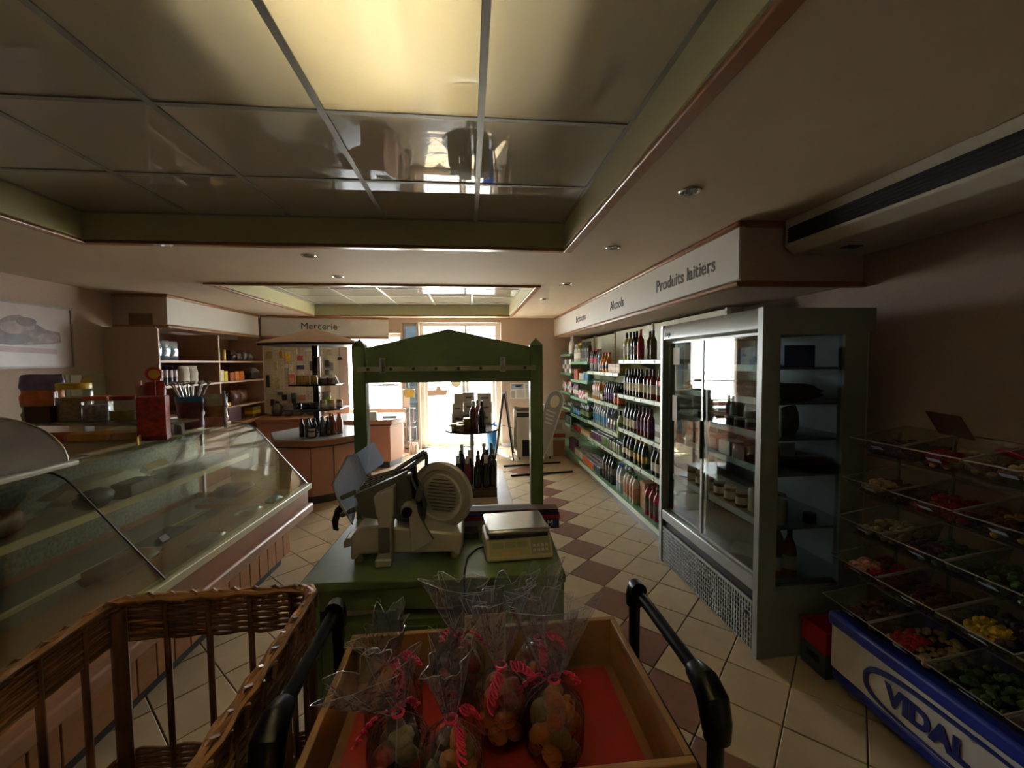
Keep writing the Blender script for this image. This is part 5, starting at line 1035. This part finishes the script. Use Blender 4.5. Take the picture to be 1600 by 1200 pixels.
# ================================================================== NEAR THE DOOR
AF = thing('sandwich_board', 'standing black framed sandwich board beside the door', 'sign', (.60, 7.28, 0), math.radians(-97))
for s, nm in ((1, 'front'), (-1, 'rear')):
    def pt(w, h, off=0, s=s): return (w, s * (.145 * (1 - h / 1.13) + .012) + s * off, h)
    for a, b in ((pt(-.29, 0), pt(-.29, 1.13)), (pt(.29, 0), pt(.29, 1.13)), (pt(-.29, 1.12), pt(.29, 1.12)), (pt(-.29, .12), pt(.29, .12))): MB().cyl(a, b, .012, n=8).build('frame_bar', m_blackm, AF)
    A = [pt(-.28, .13), pt(.28, .13), pt(.28, 1.11), pt(-.28, 1.11)]; Bv = [(x, y + s * .006, z) for x, y, z in A]
    MB().add(A + Bv, [(0, 1, 2, 3), (7, 6, 5, 4), (0, 4, 5, 1), (1, 5, 6, 2), (2, 6, 7, 3), (3, 7, 4, 0)]).build('board', m_paper if s > 0 else M('slate_board', (70, 70, 74), .3), AF, smooth=False)
MB().tube([(.29, -.15, .55), (.29, 0, .60), (.29, .15, .55)], .005, 6).build('spreader', m_blackm, AF)
CB = thing('chest_cabinet', 'white cabinet on casters with black front panel below the poster', 'cabinet', (.78, 6.98, 0))
MB().box(0, 0, .05, .62, .5, .84).build('body', m_offwhite, CB, bevel=.01); MB().box(.0, -.008, .735, .62, 0, .80).build('control_strip', m_black, CB); MB().box(-.01, -.012, .84, .63, .51, .865).build('lid', M('grey_lid', (80, 78, 74), .4), CB, bevel=.005)
MB().box(.09, -.006, .07, .5, 0, .345).build('vent_panel', M('vent_black', (30, 30, 32), .5), CB)
for k in range(8): MB().box(.10, -.010, .09 + k * .031, .49, -.006, .10 + k * .031).build('vent_slat', m_black, CB)
for x, y in ((.05, .05), (.57, .05), (.05, .45), (.57, .45)): MB().cyl((x - .012, y, .025), (x + .012, y, .025), .025).build('caster', m_black, CB)
for k, (x, y, w, rz) in enumerate(((.16, .2, .26, .3), (.4, .22, .3, -.1))): tag(MB().box(-w / 2, -.12, 0, w / 2, .12, .02).build('cardboard_sheet', m_card, loc=(.78 + x, 6.98 + y, .866 + .003 * k), rot=(0, .03, rz)), ['left', 'right'][k] + ' flattened cardboard on the white cabinet', 'cardboard')
lump('paper_bits', 'crumpled paper lying on the white cabinet', 'paper', (1.28, 7.12, .89), (.16, .1, .04), m_paper, 33)
PS = thing('wall_poster', 'printed poster with map on the back wall beside the door', 'poster', (.79, YB - .004, .94))
MB().box(0, 0, 0, .5, .003, .31).build('sheet', M('poster_white', (214, 210, 204), .5), PS)
for a, c in (((.02, .19, .26, .29), (150, 164, 186)), ((.3, .2, .48, .27), (176, 180, 184)), ((.02, .02, .09, .15), (160, 160, 162)), ((.12, .02, .28, .17), (186, 184, 180)), ((.3, .02, .48, .17), (190, 188, 184)), ((.10, .23, .22, .26), (110, 130, 160))): MB().box(a[0], -.001, a[1], a[2], 0, a[3]).build('print_block', M('poster%d%d' % (c[0], c[2]), c, .6, var=.1, scale=40), PS)
TS = thing('tilted_sign', 'leaning grey oval topped sign on a flat bar stand', 'sign', (.98, 6.42, 0))
out = [(-.10, .0), (.10, .0)] + [(.13, .35), (.135, .60)] + [(.13 * math.cos(a * PI / 10), .98 + .17 * math.sin(a * PI / 10)) for a in range(0, 11)] + [(-.135, .60), (-.13, .35)]
bd = MB().prism(out, -.008, .008, 'y').build('board', M('grey_sign', (150, 152, 152), .35), TS); bd.location = (.03, 0, .12); bd.rotation_euler = (.0, .32, math.radians(-25))
rm = MB().tube([(x, -.008, z) for x, z in out], .010, 6, closed=True).build('rim', M('pale_rim', (196, 196, 192), .4), bd)
MB().prism([(.07 * math.cos(a * PI / 8), .98 + .10 * math.sin(a * PI / 8)) for a in range(16)], -.0105, -.008, 'y').build('emblem', M('cream_emblem', (216, 210, 176), .5), bd)
for k in range(4): MB().box(-.08 + .01 * k, -.010, .80 - k * .06, .07, -.008, .825 - k * .06).build('print_line', M('print_pale', (200, 200, 198), .6), bd)
MB().cyl((0, 0, .02), (.03, 0, .25), .02).build('stem', m_blackm, TS)
for pts in (((-.46, .15, .012), (.48, .28, .012)), ((-.40, -.42, .012), (.54, -.30, .012))): MB().cyl(*pts, .014, n=8).build('foot_bar', m_blackm, TS)
MB().cyl((0, -.36, .012), (.02, .22, .012), .014, n=8).build('foot_bar', m_blackm, TS)
carton('brown_box', 'plain brown box on the floor below the white carton', 'box', (1.55, 7.32, 0), (.2, .24, .28), m_card)
b = carton('printed_carton', 'white carton with red band stacked on the brown box', 'carton', (1.55, 7.32, .281), (.21, .25, .36), M('white_printed', (206, 200, 184), .6), None)
MB().box(-.106, -.127, .05, .106, -.125, .12).build('red_band', M('band_red', (160, 40, 44), .5), b); MB().box(-.07, -.127, .2, .05, -.125, .3).build('print_block', M('band_grey', (170, 160, 146), .5), b)
carton('small_brown_box', 'open brown box on top of the printed carton', 'box', (1.55, 7.32, .642), (.2, .22, .16), m_card)
BN = thing('waste_bin', 'bright blue bin beside the sandwich board', 'bin', (.39, 7.62, 0))
MB().lathe([(0, 0), (.075, 0), (.10, .5), (.105, .52), (.098, .52), (.07, .02), (0, .02)], 24).build('tub', M('bright_blue', (30, 120, 196), .4), BN)
# -------- utensil rack by the narrow window
UR = thing('utensil_rack', 'hanging rack of metal kitchen utensils beside the door', 'rack', (-1.11, 7.95, 0))
MB().cyl((0, 0, 0), (0, 0, 1.6), .008).build('pole', m_alu, UR); MB().lathe([(0, 0), (.13, 0), (.13, .01), (0, .015)], 20).build('base', m_alu, UR)
for k in range(4): MB().tube([(.11 * math.cos(a * PI / 8), .11 * math.sin(a * PI / 8), .12 + .35 * k) for a in range(16)], .004, 6, closed=True).build('ring', m_alu, UR)
for k in range(8):
    a = k * PI / 4; zt = .47 + .35 * (k % 2)
    u = MB().cyl((.12 * math.cos(a), .12 * math.sin(a), zt), (.12 * math.cos(a), .12 * math.sin(a), zt - .24), .004, n=6).build('utensil', m_steel, UR)
    MB().lathe([(0, -.012), (.03, -.004), (.034, .004), (0, .0)], 12, (.12 * math.cos(a), .12 * math.sin(a), zt - .25)).build('bowl', m_steel, u)
MB().box(-.07, -.03, 1.02, .10, -.025, 1.18).build('yellow_card', M('yellow_card', (214, 176, 80), .6), UR); MB().box(-.1, .02, .84, .0, .025, 1.05).build('pale_card', m_paper, UR)
for k in range(5): product('wire_whisk', 'white handled brush in the pot under the utensil rack, %s of five' % ORD[k], 'brush', (-1.02 + .03 * (k - 2), 7.74 + .02 * (k % 2), .0), 'oil', CP['white'], None, 'white', 'white brushes', .8)
# -------- on the cash counter
for k, (x, y, w, h, l) in enumerate(((-1.53, 6.84, .13, .12, 'small white card holder on the cash counter'), (-1.30, 7.05, .22, .03, 'flat white papers on the cash counter'))): carton('card_holder' if k == 0 else 'papers', l, 'card' if k == 0 else 'paper', (x, y, .771), (w, .08 if k == 0 else .16, h), m_paper)
o = MB().box(-.1, -.03, 0, .12, .03, .03).build('window_sign', M('grey_sign2', (150, 150, 156), .5), loc=(-1.55, 8.33, 1.236)); tag(o, 'grey bar shaped object on the shop window bar', 'sign')
# ================================================================== CAROUSEL GOODS
def ck(x, y, z): return (-1.98 + x, 5.72 + y, .77 + z)
for k, (x, y) in enumerate(((-.15, -.16), (-.06, -.19), (.03, -.17))): product('mustard_jar', 'yellow jar on the upper carousel tier, %s from the left' % ORD[k], 'jar', ck(x, y, .626), 'jar', M('mustard', (196, 160, 60), .35, coat=.3), None, 'gold', 'yellow jars', 1.05)
for k, (x, y) in enumerate(((.13, -.16), (.20, -.08))): product('pate_jar', 'brown pâté jar on the upper carousel tier, %s from the left' % ORD[k], 'jar', ck(x, y, .626), 'pot', M('pate', (110, 76, 64), .4), None, 'grey', 'brown jars upper tier', 1.05)
for k in range(3): product('jam_jar', 'dark jam jar on the lower carousel tier, %s from the left' % ORD[k], 'jar', ck(-.17 + k * .10, -.20, .316), 'pot', m_dark, None, 'black', 'dark jam jars', 1.0)
for k in range(3): product('nut_jar', 'tan jar on the lower carousel tier, %s from the left' % ORD[k], 'jar', ck(.13 + k * .085, -.17 + .05 * k, .316), 'jar', M('tan_jar', (150, 122, 84), .4), L_cream, 'gold', 'tan jars', 1.0)
pouch('green_pack', 'green and white pack on the lower carousel tier', 'pack', ck(.10, .06, .316), .12, .2, .06, [L_white, M('lime_pack', (140, 176, 50), .5), L_white])
o = MB().prism([(-.05, 0), (.05, 0), (0, .11)], -.02, .02, 'y').build('tent_card', m_paper, loc=ck(.27, -.1, .626)); tag(o, 'white tent card on the upper carousel tier', 'card')
bl = [(-.05, -.40, m_dark, 'black'), (.03, -.44, m_dark, 'black'), (.10, -.40, m_dark, 'black'), (.17, -.36, m_dark, 'black'), (.03, -.36, m_dark, 'burgundy'), (.22, -.30, m_dark, 'black'), (.26, -.22, m_amber, 'gold'), (.21, -.16, m_amber, 'gold'), (.30, -.12, m_amber, 'orange'), (.34, -.20, m_amber, 'orange'), (.15, -.26, m_dark, 'black')]
for k, (x, y, b, c) in enumerate(bl): product('beer_bottle', ('dark' if b is m_dark else 'amber') + ' small bottle on the island counter, %s counted from the left' % ORD[k], 'bottle', ck(x, y, .001), 'beer', b, None, c, 'small bottles on the island counter', 1.02 if b is m_dark else 1.15)
product('gift_jar', 'squat jar before the dark bottles on the island counter', 'jar', ck(.10, -.50, .001), 'jar', M('gift_jar', (92, 66, 52), .4), L_cream, 'silver')
# ================================================================== LEFT SHELF GOODS
def ls(y, z, x=-3.70): return (x, y, z)
m_foil = M('silver_blue_foil', (190, 206, 226), .16, metal=.75, var=.12, scale=10)
for k in range(3): pouch('foil_bag', 'shiny silver foil bag on the top left shelf, %s from the near side' % ORD[k], 'bag', ls(5.42 + k * .15, 1.711), .14, .24, .09, [m_foil], math.radians(80), 'silver foil bags')
for k in range(5): pouch('coffee_pack', 'dark coffee brick on the second left shelf, %s from the near side' % ORD[k], 'pack', ls(5.38 + k * .085, 1.406), .08, .19, .07, [M('coffee_dark', (50, 40, 44), .3, var=.3), M('coffee_stripe', (150, 130, 130), .3, var=.5, scale=14)], math.radians(80), 'coffee bricks', False)
for k in range(2): pouch('white_sack', 'white paper sack on the second left shelf, %s from the near side' % ORD[k], 'sack', ls(5.90 + k * .17, 1.406), .15, .23, .11, [M('sack_white', (206, 200, 184), .6, var=.06)], math.radians(75), 'white paper sacks')
pouch('black_sack', 'black pack behind the white sacks on the second left shelf', 'pack', ls(5.80, 1.406, -3.82), .16, .24, .1, [M('sack_black', (36, 34, 36), .4)], math.radians(80))
for k in range(3): carton('biscuit_box', 'small beige box on the third left shelf, %s from the near side' % ORD[k], 'box', ls(5.95 + k * .16, 1.021), (.1, .12, .14 + .03 * (k % 2)), M('beige_box', (176, 146, 104), .5, var=.2), None, 'beige boxes')
for k in range(2): product('gold_tin', 'gold tin on the top right part of the left shelf, %s from the near side' % ORD[k], 'tin', ls(6.66 + k * .14, 1.711), 'can', M('dark_tin', (50, 38, 34), .3, metal=.4) if k == 0 else L_gold, None, None, 'gold tins', 1.25, 1.2)
for k in range(4): lump('cake_pack', 'dark wrapped cake on the top right left shelf, %s from the near side' % ORD[k], 'pack', ls(6.98 + k * .17, 1.711), (.16, .16, .17 - .02 * (k % 2)), (M('cake_brown', (78, 54, 46), .3, var=.4, scale=20), M('grey_wrap', (120, 116, 110), .25, var=.3))[k // 2], 40 + k, group='wrapped cakes')
for k, (dy, h, c, nm) in enumerate(((0, .13, (226, 206, 70), 'yellow'), (.09, .17, (236, 226, 170), 'pale yellow'), (.19, .15, (230, 206, 50), 'bright yellow'), (.36, .13, (170, 84, 34), 'rust'), (.50, .14, (226, 140, 40), 'orange'), (.64, .14, (216, 116, 40), 'deep orange'))): carton('tea_packet', nm + ' packet on the second shelf right part of the left unit', 'packet', ls(6.60 + dy, 1.406), (.08, .09 if k < 3 else .12, h), M('packet%d' % k, c, .5, var=.15, scale=20), None, 'yellow and orange packets')
lump('grey_bag', 'dark grey plastic bag at the right end of the second left shelf', 'bag', ls(7.62, 1.406), (.16, .28, .2), M('grey_bag', (96, 92, 92), .3, var=.2), 47)
for k in range(2): pouch('round_cake_pack', 'brown printed cake pack on the third left shelf, %s from the near side' % ORD[k], 'pack', ls(7.08 + k * .22, 1.021), .2, .23, .1, [M('brown_cake', (104, 66, 46), .35, var=.5, scale=16)], math.radians(80), 'cake packs')
carton('yellow_box', 'flat yellow box on the third left shelf', 'box', ls(6.72, 1.021), (.1, .3, .06), M('flat_yellow', (196, 160, 50), .5), None)
carton('dark_chocolate_box', 'dark maroon box on the worktop below the left shelves', 'box', ls(6.80, .791, -3.62), (.12, .34, .22), M('maroon_box', (74, 36, 36), .4, var=.3, scale=20), None)
carton('yellow_packet', 'yellow topped packet on the worktop below the left shelves', 'packet', ls(7.45, .791, -3.62), (.12, .26, .16), M('khaki_pack', (120, 104, 60), .5, var=.3), M('yellow_pack', (206, 180, 40), .5))
# ================================================================== PEGBOARD GOODS
PA = math.atan2(.16, 1.22)
def pg(px_, z): return (-3.60 + px_ * math.cos(PA) + .03 * math.sin(PA), 7.86 + px_ * math.sin(PA) - .03 * math.cos(PA), z)
items = [(.10, 1.82, .10, .12, (176, 150, 96)), (.22, 1.88, .09, .08, (214, 206, 176)), (.29, 1.83, .06, .12, (206, 150, 50)), (.40, 1.78, .07, .16, (222, 176, 56)), (.60, 1.76, .10, .09, (190, 90, 80)), (.60, 1.60, .12, .07, (90, 84, 120)), (.60, 1.50, .10, .10, (206, 196, 170)), (.80, 1.62, .09, .17, (70, 52, 54)), (.92, 1.60, .08, .16, (186, 180, 176)), (1.04, 1.66, .07, .12, (60, 62, 66)), (1.12, 1.60, .06, .14, (130, 132, 134)), (1.04, 1.50, .07, .1, (80, 82, 84)), (.30, 1.60, .05, .20, (206, 190, 150)), (.20, 1.62, .05, .15, (190, 170, 110)), (.36, 1.62, .07, .08, (226, 220, 196)), (.44, 1.58, .06, .10, (230, 226, 210)), (.06, 1.36, .05, .22, (40, 38, 38)), (.13, 1.34, .06, .2, (206, 196, 150)), (.22, 1.32, .06, .2, (196, 180, 130)), (.45, 1.36, .10, .24, (220, 120, 110)), (.45, 1.33, .07, .16, (226, 196, 150)), (.25, 1.14, .08, .06, (80, 84, 100)), (.32, 1.06, .08, .10, (40, 36, 34)), (.47, 1.08, .08, .12, (60, 110, 70)), (.47, 1.0, .07, .1, (40, 40, 40)), (.60, 1.05, .13, .10, (190, 120, 96)), (.76, 1.1, .10, .16, (200, 190, 180)), (.12, .98, .06, .12, (80, 50, 60)), (.20, .96, .06, .08, (60, 64, 76)), (.32, .94, .09, .05, (200, 160, 140)), (.90, 1.2, .1, .14, (196, 190, 182)), (1.04, 1.2, .09, .14, (170, 150, 120)), (.72, 1.4, .07, .14, (206, 150, 150)), (.86, 1.42, .06, .1, (210, 204, 190)), (.98, 1.4, .08, .1, (180, 176, 170)), (1.1, 1.4, .07, .12, (150, 152, 150)), (.52, 1.88, .06, .1, (214, 204, 170)), (.74, 1.84, .1, .1, (200, 190, 164)), (.92, 1.85, .09, .1, (190, 180, 150)), (1.08, 1.86, .08, .1, (170, 160, 140))]
def cname(c):
    r, g, b = c; m = max(c); s = m - min(c)
    if s < 26: return 'black' if m < 60 else 'dark grey' if m < 110 else 'grey' if m < 185 else 'white'
    if r >= g >= b: return 'yellow' if g > 170 and b < 100 else 'tan' if s < 80 else 'orange' if r > 190 and b < 100 else 'brown' if r < 150 else 'pink'
    return 'green' if g >= r and g > b else 'violet'
for k, (x, z, w, h, c) in enumerate(items):
    rowi = int((2.0 - z) / .14); 
    t = thing('haberdashery_packet', '%s haberdashery packet on the pegboard, row %s from top, %s from left' % (cname(c), ORD[rowi], ORD[min(15, sum(1 for q in items if int((2.0 - q[1]) / .14) == rowi and q[0] < x))]), 'packet', pg(x, z), PA, 'packets on the pegboard')
    MB().box(-w / 2, -.012, -h / 2, w / 2, .008, h / 2).build('packet', M('peg%d_%d_%d' % c, c, .45, var=.25, scale=30), t, bevel=.003)
    if k % 2: MB().box(-w / 2 - .003, .003, h / 2 - .01, w / 2 + .003, .006, h / 2 + .025).build('header_card', L_white, t)
    MB().cyl((0, .03, h / 2 + .01), (0, -.03, h / 2 + .012), .0025, n=6).build('hook', m_steel, t)
for k in range(5): lump('wool_bag', 'grey bag of goods on the counter under the pegboard, %s from the left' % ORD[k], 'bag', (-3.30 + k * .18, 7.62 + .012 * k, .766), (.16, .14, .22), M('wool_grey', (120, 112, 100), .5, var=.2), 50 + k, group='bags under the pegboard')
HL = thing('hanging_lamp', 'small dark hanging trinket right of the pegboard', 'trinket', (-2.34, 7.98, 1.72)); MB().cyl((0, 0, .04), (0, 0, .36), .003, n=6).build('cord', m_black, HL); MB().lathe([(0, 0), (.05, .01), (.03, .05), (0, .06)], 12).build('shade', m_blackm, HL)
# ================================================================== SWEET STAND
m_acr = thin('acrylic_tray', (232, 232, 226), 1.0, haze=.10, hazecol=(190, 184, 170), base=.03)
m_vb = M('deep_blue_plastic', (28, 44, 148), .4, var=.04); m_vw = M('stand_white', (206, 204, 196), .45)
VD = thing('sweet_stand', 'blue and white wheeled pick and mix sweet stand reading VIDAL', 'sweet stand', (1.76, 1.87, 0), math.radians(-2))
vl = -1.35
MB().box(.02, vl, .06, .64, 0, .13).build('bottom_band', m_vb, VD, bevel=.02); MB().box(.012, vl + .012, .13, .63, -.012, .34).build('front_panel', m_vw, VD); MB().box(0, vl, .34, .65, .005, .405).build('top_band', m_vb, VD, bevel=.015)
for x, y in ((.08, -.08), (.56, -.08), (.08, vl + .08), (.56, vl + .08)): MB().cyl((x - .012, y, .03), (x + .012, y, .03), .03).build('caster', m_greyp, VD)
text('lettering', 'VIDAL', .112, M('logo_blue', (30, 40, 120), .45), VD, (.0105, -.30, .185), (PI / 2, 0, -PI / 2), .006)
lg = []
for i in range(64):
    a = 2 * PI * i / 64; cx_, sx_ = math.cos(a), math.sin(a); rr = 1.0
    lg.append((.0095, -.53 - .325 * math.copysign(abs(cx_) ** .55, cx_), .228 + .085 * math.copysign(abs(sx_) ** .75, sx_) + .012 * cx_))
MB().tube(lg, [.006 + .007 * max(0, math.cos(2 * PI * i / 64 - 2.6)) for i in range(64)], 6, closed=True).build('logo_oval', M('logo_blue', (30, 40, 120)), VD)
MB().cyl((.011, -.62, .31), (.008, -.62, .31), .014, n=14).build('lock', m_greyp, VD)
levels = [(.0, .40), (.03, .60), (.06, .79), (.09, .98), (.12, 1.175)]
CANDY = [M('candy_red', (158, 30, 28), .35, var=.3, scale=40, coat=.3), M('candy_yellow', (206, 176, 50), .4, var=.3, scale=40), M('candy_pink', (206, 140, 130), .5, var=.3, scale=40), M('candy_brown', (96, 58, 38), .4, var=.4, scale=40), M('candy_green', (80, 110, 60), .4, var=.4, scale=40), M('candy_beige', (186, 160, 120), .5, var=.3, scale=40), M('candy_violet', (90, 60, 84), .4, var=.4, scale=40)]
cseq = [3, 5, 4, 0, 2, 0, 3, 6, 0, 5, 5, 4, 4, 2, 3, 3, 0, 1, 3, 5, 6, 5, 5, 3, 3]
blobm = {}
def heap(mat, seed, w, d):
    rnd = random.Random(seed); m = MB()
    for i in range(64):
        x, y = rnd.uniform(-w, w), rnd.uniform(-d, d); z = .012 + .028 * rnd.random() * (1 - (x / w) ** 2 * .6)
        m.blob((x, y, z), rnd.uniform(.011, .017), 6, rnd.uniform(.8, 1.5), rnd.uniform(.7, 1.3), rnd.uniform(.6, 1))
    return m
DEP = .30
for li, (x0_, z0_) in enumerate(levels):
    for j in range(5):
        ya = -.005 - j * .245; yb_ = ya - .236
        nm = '%s tray from the bottom, %s from the refrigerator' % (ORD[li], ORD[j])
        t = thing('acrylic_tray', 'clear acrylic sweet tray, ' + nm, 'tray', (1.76 + x0_, 1.87, z0_), math.radians(-2), 'acrylic sweet trays')
        t.rotation_euler = (0, math.radians(-9), math.radians(-2))
        # flared open tray: floor, four sloping walls
        X0, X1 = .06, .06 + DEP - .10; B = [(X0, ya - .02, .012), (X1, ya - .02, .012), (X1, yb_ + .02, .012), (X0, yb_ + .02, .012)]; Tp = [(-.02, ya, .10), (X1 + .02, ya, .10), (X1 + .02, yb_, .10), (-.02, yb_, .10)]
        m = MB().add(B + Tp + [(x, y, z - .004) for x, y, z in B], [(0, 1, 2, 3), (11, 10, 9, 8), (0, 4, 5, 1), (1, 5, 6, 2), (2, 6, 7, 3), (3, 7, 4, 0), (8, 9, 1, 0), (9, 10, 2, 1), (10, 11, 3, 2), (11, 8, 0, 3)])
        m.build('tray_body', m_acr, t, smooth=False)
        MB().tube([(x, y, z) for x, y, z in Tp], .0036, 4, closed=True).build('rim', thin('acrylic_rim', (214, 212, 204), 1.0, haze=.65, hazecol=(206, 200, 186), base=.1), t)
        MB().obox((.0, (ya + yb_) / 2, .066), (.002, .05, .018), (0, -.7, 0)).build('price_tag', M('pale_blue_tag', (160, 180, 206), .4), t)
        q = cseq[(li * 5 + j) % len(cseq)]
        h = heap(CANDY[q], li * 9 + j, .105, .10).build('sweet_heap', CANDY[q], t, loc=(.155, (ya + yb_) / 2, .012)); tag(h, kind='stuff')
        if (li + j) % 2: tag(heap(CANDY[(q + 2) % 7], li * 9 + j + 70, .05, .04).build('sweet_heap', CANDY[(q + 2) % 7], t, loc=(.10, ya - .07, .028)), kind='stuff')
for y in (-.01, -.25, -.74, -1.22):
    MB().box(.33, y - .004, .405, .34, y + .004, 1.29).build('upright', M('upright_clear', (120, 116, 104), .3), VD)
for li, (x0_, z0_) in enumerate(levels): MB().box(.05 + x0_, -1.23, z0_ + .0 + .006, .33, -.005, z0_ + .012).build('tier_plate', m_acr, VD)
bc = thing('brown_card', 'dark brown card sign leaning above the top sweet trays', 'card', (2.07, 1.62, 1.31), math.radians(70)); MB().obox((0, 0, .05), (.20, .006, .11), (-.5, 0, 0)).build('card', M('dark_brown_card', (84, 46, 32), .6), bc)
pd_ = thing('pink_tag', 'oval neon pink price tag above the top sweet trays', 'tag', (2.03, 1.38, 1.285), 1.2); MB().lathe([(0, -.002), (.06, -.002), (.06, .002), (0, .002)], 20, sx=1, sy=.5).build('disc', M('neon_pink', (226, 30, 90), .5), pd_, rot=(.6, 0, 0))
# -------- crates by the refrigerator
GC = thing('grey_crate', 'dark blue grey plastic crate on the floor beside the refrigerator', 'crate', (1.80, 1.92, 0))
def crate(par, mat, x1, y1, z0, z1, t=.012):
    MB().box(0, 0, z0, x1, t, z1).build('side', mat, par); MB().box(0, y1 - t, z0, x1, y1, z1).build('side', mat, par); MB().box(0, t, z0, t, y1 - t, z1).build('end', mat, par); MB().box(x1 - t, t, z0, x1, y1 - t, z1).build('end', mat, par); MB().box(t, t, z0, x1 - t, y1 - t, z0 + t).build('bottom', mat, par)
m_gc = M('blue_grey_plastic', (70, 82, 90), .5); m_rc = M('red_plastic', (160, 18, 22), .45)
crate(GC, m_gc, .38, .16, 0, .125); MB().box(.1, -.002, .06, .26, 0, .095).build('hand_hole', m_black, GC); MB().box(-.002, .04, .06, 0, .12, .095).build('hand_hole', m_black, GC)
RC = thing('red_crate', 'red plastic crate stacked on the blue grey crate', 'crate', (1.80, 1.92, .127)); crate(RC, m_rc, .38, .16, 0, .115); MB().box(-.008, -.008, .10, .388, 0, .118).build('rim', m_rc, RC); MB().box(-.008, 0, .10, 0, .168, .118).build('rim', m_rc, RC)
